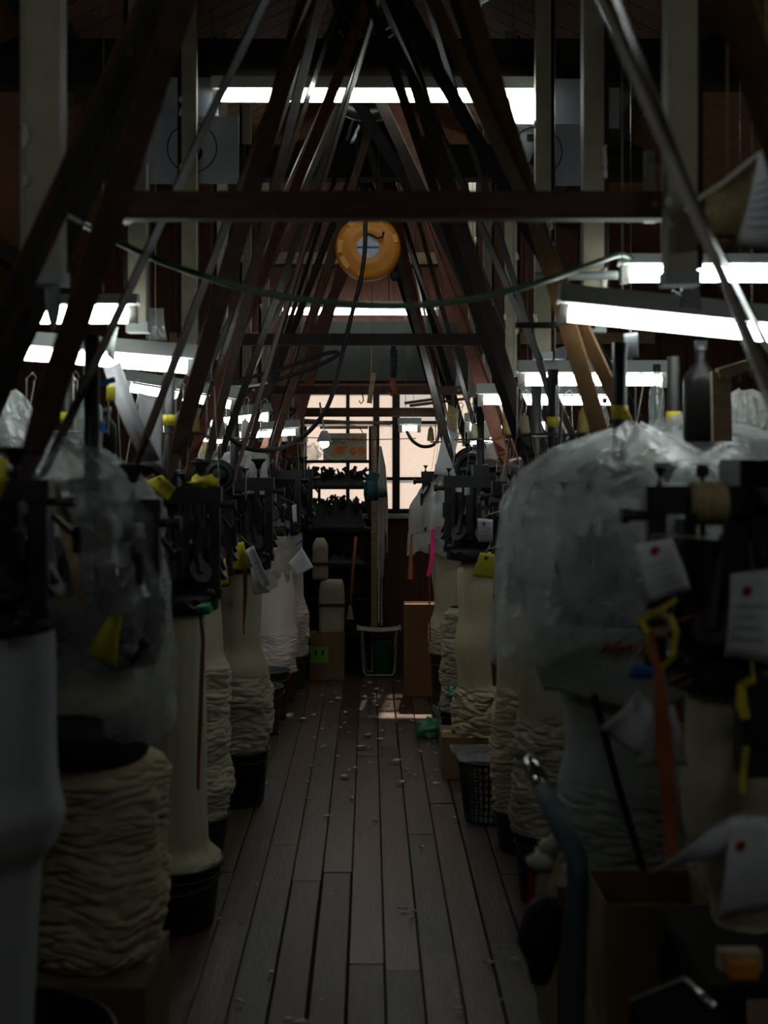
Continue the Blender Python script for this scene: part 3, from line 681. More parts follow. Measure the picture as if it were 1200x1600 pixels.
    if i > 1:      # creel ring with yarn pegs
        mb = MB(); n = 24
        mb.tube([(x + .12 * math.cos(2 * math.pi * k / n), y + .12 * math.sin(2 * math.pi * k / n), 1.56) for k in range(n + 1)], .004, 6, False)
        for k in range(4):
            a = k * math.pi / 2 + .4; mb.cyl((x, y, 1.56), (x + .12 * math.cos(a), y + .12 * math.sin(a), 1.56), .004, n=6)
        mb.build('creel_ring', M_steel, o)
        for k in range(4):
            a = k * math.pi / 2 + 1.1 + i; gx, gy = x + .12 * math.cos(a), y + .12 * math.sin(a)
            MB().tube([(gx, gy, 1.55), (gx, gy, 1.72), (gx + .02, gy, 1.735), (gx + .03, gy, 1.72), (gx + .02, gy, 1.708)], .0025, 5).build('yarn_guide', M_steel, o)
            MB().tube([(gx + .025, gy, 1.71), (x + .165 * math.cos(a), y + .165 * math.sin(a), 1.32)], .0011, 4).build('yarn_end', M_lint, o)
    if (side, i) in DZ:
        dz, sz_ = DZ[(side, i)]
        for ch in o.children_recursive:
            if ch == stand: continue
            for v in ch.data.vertices: v.co.z = 1.0 + dz + (v.co.z - 1.0) * sz_
    machines[(side, i)] = o; return o
for i, (x, y) in enumerate(ML): machine(-1, i, x, y)
for i, xy in enumerate(MR):
    if xy: machine(1, i, *xy)
for bx, by, bz, br in belt_bottoms:      # driven pulley and its bracket belong to the nearest machine
    key = min(machines, key=lambda k: (wloc(machines[k]) - Vector((bx, by, 0))).length)
    o = machines[key]; w0 = wloc(o)
    pulley(MB(), (bx, by, bz), max(br - .004, .024), .07).build('drive_pulley', M_iron, o, True)
    MB().cyl((bx, by - .05, bz), (bx, by + .12, bz), .014, n=10).bar((bx, by + .1, bz), (w0.x, w0.y, 1.42), .03, .03).build('pulley_bracket', M_iron, o)
o = machines[(1, 4)]; c = P(812, 748, 6.4)
MB().lathe([(.05, -.01), (.085, -.014), (.10, -.014), (.10, .014), (.085, .014)], c, 32, 'Y').lathe([(0, 0), (.09, 0)], c, 32, 'Y').build('hand_wheel', M_steel, o, True)
o = machines[(1, 6)]; c = P(765, 745, 7.9)
MB().lathe([(.0, -.01), (.085, -.014), (.10, -.014), (.10, .014), (.0, .014)], c, 32, 'Y').build('hand_wheel', M_beam, o, True)
o = machines[(-1, 1)]
MB().lathe([(.10, .785), (.152, .792), (.158, .806), (.158, .90), (.13, .91)], (-.675, 3.30, 0), 32).build('take_up_drum', M_black, o, True)

# ------------------------------------------------------------------ fabric tubes
def fabric(x, y, ztop, zbot, prof, m, label, pile=None, seed=0, n=72, fold=.009, fq=120, lean=(0, 0)):
    """prof: (z, r) from the top down; below the z called pile the cloth is folded."""
    zs = []; z = ztop
    while z > zbot:
        zs.append(z); z -= .0035 if (pile and z < pile + .03) else .018
    zs.append(zbot); vs = []; fs = []
    def rad(z):
        for (za, ra), (zb, rb) in zip(prof, prof[1:]):
            if za >= z >= zb: t = (za - z) / max(1e-6, za - zb); t = t * t * (3 - 2 * t); return ra + (rb - ra) * t
        return prof[-1][1] if z < prof[-1][0] else prof[0][1]
    for z in zs:
        for k in range(n):
            a = 2 * math.pi * k / n; u, v = math.cos(a), math.sin(a); r = rad(z)
            r += .010 * nz3(u * 1.4 + seed, v * 1.4, z * 3.5) + .004 * nz3(u * 5 + seed, v * 5, z * 2)
            dz = 0
            if pile and z < pile + .03:
                f = min(1, (pile + .03 - z) / .05)
                zw = z + .030 * nz3(u * 1.1 + seed, v * 1.1, z * 3.0) + .010 * nz3(u * 3.2, v * 3.2 + seed, z * 9)
                w1 = 1 - min(1, abs(nz3(u * 1.7 + seed, v * 1.7, zw * fq * .36)) * 3.0)
                w2 = 1 - min(1, abs(nz3(u * 2.6, v * 2.6 + seed, zw * fq * .62 + 7)) * 3.0)
                amp = fold * (1 + .6 * nz3(u * 2.1, v * 2.1 + seed, z * 11))
                r += f * (amp * (1.0 - 1.6 * max(w1, .75 * w2) ** 2) + .020 * nz3(u * 1.2 + seed, v * 1.2, z * 10))
            t = (ztop - z) / (ztop - zbot)
            vs.append((x + lean[0] * t + r * u, y + lean[1] * t + r * v, z + dz))
    m_ = len(zs)
    fs = [(i * n + k, (i + 1) * n + k, (i + 1) * n + (k + 1) % n, i * n + (k + 1) % n) for i in range(m_ - 1) for k in range(n)]
    fs += [tuple((m_ - 1) * n + k for k in range(n))]
    return tag(MB().add(vs, fs).build('fabric_tube', m, None, True), label, 'fabric', 'knitted fabric tubes')
def zz(py, Y): return H - (py - CY) * Y / F
def bucket(x, y, r, h, m, label, taper=.85, z0=0, name='bucket', cat='bucket', handle=True):
    o = thing(name, (x, y, z0), label, cat, 'buckets under the machines')
    MB().lathe([(0, .0), (r * taper, 0), (r * taper + .004, .01), (r, h - .012), (r + .008, h - .008), (r + .008, h), (r - .004, h), (r * taper - .006, .008), (0, .008)], (x, y, z0), 36).build('body', m, o, True)
    MB().lathe([(r * (taper + (1 - taper) * .8) + .003, h * .8), (r * (taper + (1 - taper) * .8) + .008, h * .815), (r * (taper + (1 - taper) * .83) + .003, h * .83)], (x, y, z0), 36).build('band', m, o, True)
    if handle:
        pts = [(x + (r + .012) * math.cos(t), y - (r + .012) * math.sin(t) * .99, z0 + h - .02 - .05 * math.sin(t)) for t in [math.pi * k / 14 for k in range(15)]]
        MB().tube(pts, .003, 6).build('handle', M_steel, o)
    return o
# left row
fabric(-.72, 2.65, 1.165, .36, [(1.2, .125), (1.05, .13), (.90, .132), (.82, .143), (.78, .13), (.72, .095), (.36, .09)], M_clothW, 'grey-white fabric tube hanging from the machine beside the striped belt', seed=1)
bucket(-.735, 2.65, .25, .40, M_black, 'wide black tub under the grey-white fabric tube', name='tub', cat='tub')
fabric(-.66, 3.35, 0.99, .31, [(1.0, .10), (.80, .10), (.775, .160), (.74, .172), (.55, .170), (.40, .168), (.34, .162), (.31, .14)], M_cloth2, 'big pile of cream folded fabric below the black drum', pile=.775, seed=2, fold=.011, fq=105, n=110)
fabric(-.64, 4.5, 0.99, .20, [(1.0, .115), (.85, .12), (.4, .118), (.26, .125), (.205, .165), (.2, .165)], M_cloth, 'smooth cream fabric tube flaring over a black bucket', seed=3, pile=.215, fold=.006)
bucket(-.64, 4.5, .165, .20, M_black, 'black bucket under the smooth flaring fabric tube')
fabric(-.68, 5.3, .99, .14, [(1.0, .115), (.75, .125), (.68, .15), (.55, .153), (.3, .152), (.14, .14)], M_cloth, 'tall folded fabric column behind the smooth flaring tube', pile=.70, seed=4)
bucket(-.68, 5.3, .15, .14, M_black, 'low black bucket under the tall folded fabric column', handle=False)
fabric(-.58, 6.05, .99, .22, [(1.0, .115), (.8, .118), (.68, .115), (.56, .15), (.45, .157), (.32, .155), (.22, .135)], M_cloth, 'cream fabric bulging in thick folds over a black bin beside the aisle', pile=.53, seed=5, fold=.013, fq=85)
bucket(-.58, 6.05, .145, .23, M_black, 'black bin under the thick bulging folds', name='bin', cat='bin', handle=False)
bucket(-.60, 7.55, .135, .25, M_greyb, 'empty dark grey bucket, the nearer of two beside the pale fabric')
bucket(-.585, 7.98, .13, .27, M_greyb, 'empty dark grey bucket touching the maroon bin')
fabric(-.585, 8.55, .99, .17, [(1.0, .115), (.8, .13), (.5, .14), (.35, .15), (.17, .14)], M_clothP, 'fabric tube coloured pale pink in place of window light, below the crinkled plastic', pile=.40, seed=6, fq=150, fold=.007)
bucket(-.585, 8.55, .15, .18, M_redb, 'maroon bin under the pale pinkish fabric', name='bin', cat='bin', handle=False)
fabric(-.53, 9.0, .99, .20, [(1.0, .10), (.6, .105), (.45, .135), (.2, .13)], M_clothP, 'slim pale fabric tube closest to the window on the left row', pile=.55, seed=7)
bucket(-.53, 9.0, .135, .21, M_greyb, 'grey bin under the slim pale fabric near the window', name='bin', cat='bin', handle=False)
# right row
fabric(.74, 2.75, 1.035, .585, [(1.1, .115), (.95, .118), (.85, .13), (.78, .128), (.7, .10), (.62, .075), (.58, .07)], M_cloth, 'cream fabric tube narrowing downward under the red-dotted tags', seed=8)
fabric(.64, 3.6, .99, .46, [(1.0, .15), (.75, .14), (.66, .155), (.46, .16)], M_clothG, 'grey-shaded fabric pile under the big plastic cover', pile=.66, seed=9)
fabric(.62, 4.75, .99, .22, [(1.0, .11), (.62, .11), (.5, .128), (.3, .135), (.22, .12)], M_cloth, 'folded fabric tube in a black bin behind the bent steel handle', pile=.60, seed=10)
bucket(.62, 4.75, .13, .23, M_black, 'black bin under the fabric behind the bent steel handle', name='bin', cat='bin', handle=False)
fabric(.60, 5.35, .99, .15, [(1.0, .115), (.72, .115), (.6, .12), (.5, .13), (.3, .137), (.15, .12)], M_cloth2, 'long cream fabric column folded finely beside the teal basket', pile=.60, seed=11, fq=150)
bucket(.60, 5.35, .125, .15, M_black, 'low black bucket under the finely folded cream column', handle=False)
fabric(.52, 6.6, .99, .19, [(1.0, .085), (.93, .11), (.75, .10), (.6, .12), (.42, .105), (.36, .125), (.19, .13)], M_cloth2, 'wavy cream fabric tube folded on a low cardboard box', pile=.40, seed=12, fold=.013, fq=85)
fabric(.495, 7.3, .70, .16, [(.7, .075), (.66, .10), (.6, .11), (.3, .12), (.16, .11)], M_cloth, 'olive-shaded crumpled fabric column between wavy tube and tall carton', pile=.68, seed=13, fq=100)
bucket(.495, 7.3, .125, .17, M_black, 'low black bucket beside the green plastic bag', handle=False)
fabric(.47, 8.05, .99, .35, [(1.0, .11), (.85, .115), (.62, .10), (.5, .13), (.35, .12)], M_cloth2, 'orange-lit fabric tube in front of the tall carton', pile=.52, seed=14)
bucket(.47, 8.05, .12, .36, M_darkbox, 'dark tall bin under the orange-lit fabric', name='bin', cat='bin', handle=False)

# ------------------------------------------------------------------ cartons
def carton(x0, y0, x1, y1, z0, z1, m, label, open_top=True, flaps=0, group=None, tape=True):
    o = thing('cardboard_box', ((x0 + x1) / 2, (y0 + y1) / 2, z0), label, 'box', group); t = .005
    MB().bb((x0, y0, z0), (x1, y0 + t, z1)).build('front_panel', m, o)
    MB().bb((x0, y1 - t, z0), (x1, y1, z1)).build('rear_panel', m, o)
    MB().bb((x0, y0 + t, z0), (x0 + t, y1 - t, z1)).build('side_panel', m, o)
    MB().bb((x1 - t, y0 + t, z0), (x1, y1 - t, z1)).build('side_panel', m, o)
    MB().bb((x0 + t, y0 + t, z0), (x1 - t, y1 - t, z0 + t)).build('bottom_panel', m, o)
    if not open_top:
        ym = (y0 + y1) / 2
        MB().bb((x0, y0, z1), (x1, ym - .001, z1 + t)).build('flap', m, o); MB().bb((x0, ym + .001, z1), (x1, y1, z1 + t)).build('flap', m, o)
        if tape: MB().bb((x0 + .01, ym - .025, z1 + t), (x1 - .01, ym + .025, z1 + t + .001)).build('tape', M_boxW, o)
    return o
carton(-.80, 3.14, -.50, 3.52, 0, .30, M_cardD, 'dark cardboard box carrying the big cream fabric pile', False)
carton(.45, 3.37, .83, 3.77, 0, .455, M_cardD, 'tall cardboard box under the grey-shaded fabric pile', False)
carton(.482, 2.88, .71, 3.12, .30, .575, M_card, 'open cardboard box beside the bent steel handle')
carton(.477, 2.87, .72, 3.13, 0, .295, M_card, 'closed cardboard box under the open one', False)
carton(.335, 6.47, .64, 6.765, 0, .185, M_card, 'low cardboard box under the wavy fabric tube', False)
carton(P(632, 0, 8.66).x, 8.66, .47, 8.84, 0, .56, M_cardO, 'tall upright brown carton at the right of the folding stool', False)
o = carton(P(484, 0, 9.3).x, 9.3, P(538, 0, 9.3).x, 9.52, 0, .295, M_card, 'cardboard box with a green note at the foot of the rack', False)
a = P(485, 1036, 9.297); b = P(513, 1010, 9.297)
MB().bb((a.x, 9.298, a.z), (b.x, 9.2995, b.z)).build('green_note', M_greenN, o)
for q in (492, 503): MB().bb((P(q, 0, 9.297).x, 9.2965, P(0, 1024, 9.297).z), (P(q + 3, 0, 9.297).x, 9.298, P(0, 1016, 9.297).z)).build('mark', M_ink, o)
# wrapped white bundles
def bundle(x0, x1, y0, y1, z0, z1, label, seed, strap=None, peak=0):
    o = thing('fabric_bundle', ((x0 + x1) / 2, (y0 + y1) / 2, z0), label, 'bundle', 'wrapped fabric bundles')
    n = 32; vs = []; m = 14; c = Vector(((x0 + x1) / 2, (y0 + y1) / 2, 0))
    for j in range(m + 1):
        t = j / m; z = z0 + (z1 - z0) * t
        s = 1 - max(0, t - .82) * peak - (.05 if j in (0, m) else 0)
        for k in range(n):
            a = 2 * math.pi * k / n; ca, sa = math.cos(a), math.sin(a); q = max(abs(ca), abs(sa)) ** .8
            r = (1 + .05 * nz3(ca * 2 + seed, sa * 2, z * 9)) * s
            vs.append(c + Vector((ca / q * (x1 - x0) / 2 * r, sa / q * (y1 - y0) / 2 * r, z)))
    fs = [(j * n + k, j * n + (k + 1) % n, (j + 1) * n + (k + 1) % n, (j + 1) * n + k) for j in range(m) for k in range(n)] + [tuple(range(n - 1, -1, -1)), tuple(m * n + k for k in range(n))]
    MB().add(vs, fs).build('wrapping', M_cloth, o, True)
    for zs in strap or (): MB().bb((x0 - .007, y0 - .007, zs), (x1 + .007, y1 + .007, zs + .02)).build('strap', M_darkbox, o)
    return o
Yb = 9.31
bundle(P(497, 0, Yb).x, P(538, 0, Yb).x, 9.31, 9.5, .302, P(0, 908, Yb).z, 'squat white wrapped bundle on the cardboard box with the green note', 3, (P(0, 948, Yb).z,), .8)
bundle(P(487, 0, Yb).x, P(512, 0, Yb).x, 9.33, 9.48, P(0, 907, Yb).z + .004, P(0, 842, Yb).z, 'narrow white wrapped bundle on top of the squat one', 5, (P(0, 884, Yb).z,), 2.5)

# ------------------------------------------------------------------ plastic covers
def drape(x, y, prof, m, label, seed=0, n=72, amp=.02, fq=3.0, ecc=1.0, name='plastic_cover', cat='plastic sheet', top=True, lift=0):
    """prof: (z, r, dx) from the top down."""
    NV = 46; vs = []
    z0, z1 = prof[0][0], prof[-1][0]
    for j in range(NV + 1):
        t = j / NV * (len(prof) - 1); i = min(int(t), len(prof) - 2); f = t - i
        z = prof[i][0] + (prof[i + 1][0] - prof[i][0]) * f; r = prof[i][1] + (prof[i + 1][1] - prof[i][1]) * f
        dx = prof[i][2] + (prof[i + 1][2] - prof[i][2]) * f; q = min(1, j / NV * 2.2)
        for k in range(n):
            a = 2 * math.pi * k / n; ca, sa = math.cos(a), math.sin(a)
            fo = amp * q * (nz3(ca * fq + seed, sa * fq, z * 1.6) + .8 * abs(nz3(ca * fq * 2.2, sa * fq * 2.2 + seed, z * 4)) + .4 * nz3(ca * 9, sa * 9, z * 14 + seed))
            hz = .035 * nz3(ca * 2.5 + seed, sa * 2.5, 3) * (j / NV) ** 3 + .02 * nz3(ca * 3 + seed, sa * 3, 9)
            hz += lift * max(0, min(1, (ca + .8) / 1.0)) * (j / NV) ** 2
            vs.append((x + dx + (r + fo) * ca, y + (r + fo) * sa * ecc, z + hz))
    fs = [(j * n + k, (j + 1) * n + k, (j + 1) * n + (k + 1) % n, j * n + (k + 1) % n) for j in range(NV) for k in range(n)]
    if top: fs.append(tuple(range(n)))
    ob = MB().add(vs, fs)
    return tag(ob.build(name, m, None, True), label, cat)
def sc(Y, rows): return [(zz(py, Y), M(r, Y), M(d, Y)) for py, r, d in rows]
cov = drape(.64, 3.6, sc(3.6, [(664, 18, 20), (680, 60, 15), (705, 110, 0), (745, 158, -2), (790, 176, -5), (900, 182, -6), (1000, 190, -10), (1036, 188, -10)]), M_pl, 'big clear plastic cover with wrinkles over the machine marked in red', seed=3, amp=.030, lift=.16)
drape(1.0, 4.14, sc(4.14, [(655, 20, -40), (666, 80, -20), (690, 140, 0), (740, 165, 0), (900, 168, 0), (960, 160, 0)]), M_pl, 'clear plastic cover at the far right behind the black top bar', seed=8, amp=.03)
drape(.90, 4.0, sc(4.0, [(648, 8, 0), (655, 26, 0), (672, 34, 10), (700, 46, 10), (730, 50, 0)]), M_plT, 'gathered tuft of clear plastic standing above the big cover', seed=11, amp=.03, fq=4)
drape(-.66, 3.35, sc(3.35, [(680, 20, -60), (700, 50, -40), (745, 95, -18), (800, 118, -6), (850, 112, -5), (920, 125, -4), (1000, 128, -4), (1090, 126, -2), (1140, 124, -4)]), M_pl, 'thin clear plastic sheet over the left machine above the cream pile', seed=5, amp=.024)
drape(-.96, 4.2, sc(4.2, [(612, 14, -60), (625, 26, -60), (680, 45, -50), (740, 90, -20), (800, 120, 0), (860, 120, 0)]), M_pl, 'milky plastic hood at the far left behind the wide belts', seed=6, amp=.02)
drape(.46, 8.05, sc(8.05, [(692, 12, 62), (706, 28, 50), (730, 45, 30), (760, 58, 16), (790, 62, 4), (830, 60, 0), (862, 55, -6)]), M_plW, 'milky plastic cover with a ragged hem in front of the window', seed=13, amp=.03)
drape(-.585, 8.55, sc(8.55, [(762, 10, 0), (770, 26, 0), (790, 36, 0), (850, 37, 2), (915, 33, 0)]), M_plC, 'shiny crinkled plastic sheet over the far left machine', seed=15, amp=.02, fq=4)
drape(-.593, 6.2, sc(6.2, [(705, 18, 18), (712, 34, 14), (730, 42, 4), (755, 48, 0), (772, 50, 0)]), M_plC, 'crumpled clear plastic bag standing on the left row behind the yellow cloth', seed=17, amp=.03, fq=4)
# lower cloth wrap with red writing
o = thing('cloth_wrap', (.655, 3.34, .8), 'grey-green cloth wrap with red handwriting below the big cover', 'cloth')
XC, YC_, RC = .640, 3.60, .232
def wrapf(u, v):
    a = math.pi * (1.06 + .88 * u); r = RC + .014 * nz3(u * 5, v * 2.2, 2) * v - .03 * v * v * abs(math.cos(a)); z = zz(980, 3.4) + (zz(1096, 3.4) - zz(980, 3.4)) * v + .012 * math.sin(u * 9) * v
    return Vector((XC + r * math.cos(a), YC_ + r * math.sin(a), z))
MB().sheet(wrapf, 48, 18).build('cloth', M_clothG, o, True, thick=.003)
def stroke(pix, Y=None):
    out = []
    for a, b in pix:
        Yq = 3.4
        for _ in range(4):
            p_ = P(a, b, Yq); Yq = YC_ - math.sqrt(max(1e-4, (RC + .017) ** 2 - (p_.x - XC) ** 2))
        out.append(P(a, b, Yq))
    return out
for st in ([(938, 1020), (950, 1003), (955, 1022)], [(941, 1015), (954, 1012)],                       # A
           [(971, 1001), (962, 1009), (961, 1019), (970, 1021)], [(964, 1012), (984, 1010)], [(973, 1012), (970, 1029)],   # G
           [(986, 1007), (984, 1018), (993, 1017), (996, 1011), (986, 1006)],                          # D
           [(1000, 1000), (1011, 999), (1003, 1024)]):                                                # 7
    MB().tube(stroke(st), .0030, 6).build('red_stroke', M_red, o)
MB().tube(stroke([(858, 1029), (866, 1033), (862, 1037)]), .0022, 6).build('red_stroke', M_red, o)
tag(MB().tube([P(928, 1085, 3.34), P(965, 1225, 3.34), P(1003, 1352, 3.34), P(1103, 1694, 3.34)], .009, 8).build('slanting_rod', M_iron), 'thin black rod slanting down in front of the grey-shaded fabric', 'rod')

# ------------------------------------------------------------------ rack, carton and tools before the window
ry0, ry1 = 9.60, 9.86
rx0, rx1 = P(470, 0, ry0).x, P(583, 0, ry0).x
rk = thing('storage_rack', ((rx0 + rx1) / 2, (ry0 + ry1) / 2, 0), 'dark wooden rack full of black machine parts in front of the window', 'rack')
MB().bb((P(455, 0, ry0).x, ry0, 0), (P(471, 0, ry0).x, ry0 + .07, P(0, 690, ry0).z)).build('post', M_beam, rk)
MB().bb((P(580, 0, ry0).x, ry0, 0), (P(589, 0, ry0).x, ry0 + .04, P(0, 665, ry0).z)).build('post', M_wood, rk)
for xx in (rx0 + .01, rx1 - .03): MB().bb((xx, ry1 - .03, 0), (xx + .02, ry1, P(0, 665, ry0).z)).build('post', M_tie, rk)
shz = []
for py in (719, 760, 826, 882, 935, 990):
    z = P(0, py, ry0).z; shz.append(z); MB().bb((rx0, ry0 + .005, z - .02), (rx1 - .005, ry1, z)).build('shelf', M_tie, rk)
def mp_mesh(kind):
    mb = MB(); rr = random.Random(kind)
    if kind == 0:
        mb.lathe([(.012, -.012), (.030, -.012), (.034, 0), (.030, .012), (.012, .012), (.012, -.012)], (0, 0, .034), 14, 'Y')
        for k in range(10): a = k * .628; mb.box((.038 * math.cos(a), 0, .034 + .038 * math.sin(a)), (.010, .02, .010), Matrix.Rotation(-a, 3, 'Y'))
    elif kind == 1:
        mb.bar((-.03, 0, .012), (.03, 0, .02), .022, .020).bar((.02, 0, .015), (.028, 0, .075), .014, .016).bar((-.02, 0, .015), (-.012, 0, .06), .012, .014).cyl((.028, -.02, .072), (.028, .02, .072), .011, n=8)
    else:
        mb.tube([(-.03, 0, .01), (-.01, 0, .03), (.01, 0, .05), (.02, 0, .085)], [.012, .016, .011, .006], 7).box((-.01, 0, .02), (.05, .03, .022))
    return mb
mp = [None] * 3; kk = 0
for si, py_h in ((1, 20), (2, 26), (3, 10)):
    base = shz[si]
    for k in range(22 if si < 3 else 9):
        kind = (k * 5 + k // 11) % 3; x = rx0 + .035 + (rx1 - rx0 - .10) * (k % 11) / 10; lay = k // 11
        rr = random.Random(k + si * 100)
        loc = (x, ry0 + .06 + .11 * (k % 2) + rr.random() * .02, base + .006 + {1: .02, 2: .10, 3: .05}[si] + (lay * .03 + .025 * rr.random()))
        lab = ['small toothed black wheel heaped on the rack', 'small forked black bracket heaped on the rack', 'small bent black lever heaped on the rack'][kind]
        if mp[kind] is None:
            ob = mp_mesh(kind).build('machine_part', M_iron); mp[kind] = ob
        else:
            ob = D.objects.new('machine_part', mp[kind].data); COL.objects.link(ob)
        tag(ob, lab, 'machine part', 'black machine parts on the rack')
        ob.location = loc; ob.rotation_euler = (rr.uniform(-.5, .5), rr.uniform(-1.2, 1.2), rr.uniform(-1.5, 1.5)); q = rr.uniform(.75, 1.1); ob.scale = (q, q, q)
for si, hh in ((1, .085), (2, .18), (3, .07)):
    mb = MB(); nx = 40
    def hf(u, v, si=si, hh=hh):
        e = min(1, u * 10, (1 - u) * 10, v * 5, (1 - v) * 5); z = shz[si] + .002 + hh * (.25 + .75 * e) * (.8 + .5 * nz3(u * 9, v * 4, si)) * min(1, e + .1)
        return Vector((rx0 + .015 + (rx1 - rx0 - .06) * u, ry0 + .015 + .20 * v, z))
    ob = tag(mb.sheet(hf, 44, 10).build('part_heap', M_iron), ['', 'low dark heap of tangled machine parts on the second rack shelf', 'high dark heap of tangled machine parts on the third rack shelf', 'dark heap of tangled machine parts on the fourth rack shelf'][si], 'heap'); ob['kind'] = 'stuff'
# mandarin carton
Yc = 9.62; a, b = P(505, 717, Yc), P(573, 678, Yc)
o = carton(a.x, Yc, b.x, Yc + .20, shz[0] + .001, b.z, M_boxW, 'pale mandarin carton with Japanese lettering on the top shelf', False, tape=False)
Yt = Yc - .0015
try:
    text_mesh('みかん', .052, 'lettering', M_orP, o, P(554, 688, Yt), bold=.001)
except Exception as e: print('text', e)
for st in ([(516, 683), (515, 692), (520, 693)], [(522, 686), (523, 693)], [(526, 693), (526, 685), (529, 690), (531, 684), (534, 693)], [(537, 690), (539, 693), (536, 693), (537, 690)]):
    MB().tube([P(x, y, Yt) for x, y in st], .004, 6).build('lettering', M_greenP, o)
for xx in (551.5, 565):
    MB().lathe([(0, -.001), (M(6.4, Yt), -.001), (M(6.4, Yt), 0)], P(xx, 705, Yt), 20, 'Y').build('fruit_print', M_orP, o)
MB().add([P(518, 710, Yt), P(535, 710, Yt), P(543, 697, Yt), P(526, 697, Yt)], [(0, 1, 2, 3)]).build('slanted_print', M_orP, o, thick=.001)
tag(MB().blob(P(487, 709, 9.68) + Vector((0, 0, 0)), (.13, .12, .14), 4, .4, 16, 3).build('plastic_bag', M_plT, None, True), 'crumpled clear bag beside the mandarin carton on the top shelf', 'bag')
# net of pale yarn hanging beside the rack
mb = MB()
for k in range(34):
    r = random.Random(k); x = 590 + r.random() * 16; Y = 9.42 + r.random() * .06; y1 = r.choice((820, 850, 900, 975)) if x < 600 else r.choice((800, 830, 875))
    mb.tube([P(594 + (x - 594) * .1, 697 + r.random() * 4, Y), P(594 + (x - 594) * .7, 730, Y), P(x, 770 + r.random() * 20, Y), P(x + r.uniform(-1.5, 1.5), y1 + r.uniform(-12, 6), Y)], .0035, 5)
ob = tag(mb.build('yarn_hank', M_lint), 'long pale hank of yarn hanging beside the rack', 'yarn'); ob['kind'] = 'stuff'
# perforated steel angle
mb = MB(); xa = P(585, 0, 9.5).x; xb = P(600, 0, 9.5).x
for k in range(26):
    z = .10 + k * .033; mb.bb((xa, 9.63, z), (xb, 9.634, z + .018)); 
mb.bb((xa, 9.63, 0), (xa + .014, 9.634, .95)); mb.bb((xb - .014, 9.63, 0), (xb, 9.634, .95)); mb.bb(((xa + xb) / 2 - .007, 9.63, 0), ((xa + xb) / 2 + .007, 9.634, .95))
mb.bb((xb - .004, 9.634, 0), (xb, 9.66, .95))
tag(mb.build('slotted_angle', M_steel), 'slotted steel angle standing by the yarn hank', 'steel angle')
# teal drill motor
c = P(585, 770, 9.35)
o = thing('electric_drill', c - Vector((0, 0, .14)), 'dark teal electric drill hung on the rack post by the yarn hank', 'drill')
MB().lathe([(0, -.075), (.045, -.07), (.052, -.03), (.05, .04), (.035, .07), (0, .075)], c + Vector((-.02, 0, .02)), 18, 'Z').build('motor_body', M_teal, o, True)
MB().lathe([(0, -.05), (.028, -.05), (.034, .02), (.026, .05), (0, .055)], c + Vector((.03, 0, .0)), 14, 'X').build('gear_case', M_teal, o, True)
MB().box(c + Vector((-.005, 0, .11)), (.07, .06, .055), Matrix.Rotation(.3, 3, 'Y')).build('handle', M_teal, o)
MB().tube([c + Vector((-.04, 0, -.04)), c + Vector((-.05, 0, -.1)), c + Vector((-.035, 0, -.16)), c + Vector((-.02, 0, -.22))], [.016, .014, .008, .006], 8).build('cord', M_cable, o, True)
MB().tube([c + Vector((0, 0, .12)), c + Vector((0, 0, .3)), c + Vector((.005, .08, .36))], .006, 6).build('hanging_loop', M_rope, o)
# broom
o = thing('broom', (P(546, 0, 9.5).x, 9.5, P(0, 968, 9.5).z), 'thin orange-brown broom stick leaning on the rack', 'broom')
MB().cyl(P(556, 838, 9.5), P(547, 948, 9.5), .010, n=8).build('stick', M_ribO, o, True)
MB().add([P(541, 968, 9.47), P(553, 968, 9.47), P(549, 946, 9.49), P(545, 946, 9.49), P(541, 968, 9.53), P(553, 968, 9.53), P(549, 946, 9.51), P(545, 946, 9.51)], [(0, 1, 2, 3), (5, 4, 7, 6), (0, 3, 7, 4), (1, 5, 6, 2), (0, 4, 5, 1), (3, 2, 6, 7)]).build('brush', M_rope, o)
# folding stool and green bag behind it
Ys = 9.42; sx0, sx1 = P(559, 0, Ys).x, P(626, 0, Ys).x; sz = zz(983, Ys)
o = thing('folding_stool', ((sx0 + sx1) / 2, Ys, 0), 'small folding stool with a pale canvas seat under the window', 'stool')
def seatf(u, v): return Vector((sx0 + (sx1 - sx0) * u, Ys - .02 + .20 * v, sz - .014 * math.sin(math.pi * u)))
MB().sheet(seatf, 10, 6).build('seat', M_cloth, o, True, thick=.006)
for s, (yt, yb) in enumerate(((Ys + .17, Ys - .01), (Ys - .01, Ys + .17))):
    i_ = .012 * (s + 1)
    MB().tube([(sx0 + .004 + i_, yt, sz - .004), (sx0 + .018 + i_, (yt + yb) / 2, sz / 2), (sx0 + .03 + i_, yb, .03), (sx0 + .045 + i_, yb, .010), (sx1 - .045 - i_, yb, .010), (sx1 - .03 - i_, yb, .03), (sx1 - .018 - i_, (yt + yb) / 2, sz / 2), (sx1 - .004 - i_, yt, sz - .004)], .008, 8).build('leg_frame', M_dull, o, True)
for xx in (sx0, sx1): MB().cyl((xx, Ys - .03, sz), (xx, Ys + .19, sz), .009, n=8).build('seat_rail', M_dull, o)
mb = MB(); a = P(580, 1020, 9.66); b = P(620, 990, 9.66); mb.lathe([(0, .002), (.06, .002), (.066, .01), (.074, .23), (.08, .24), (.07, .24)], (P(599, 0, 9.5).x, 9.505, .0), 24)
tag(mb.build('green_pail', mat('green_pail', (.02, .09, .05), .5), None, True), 'dark green pail under the folding stool', 'pail')

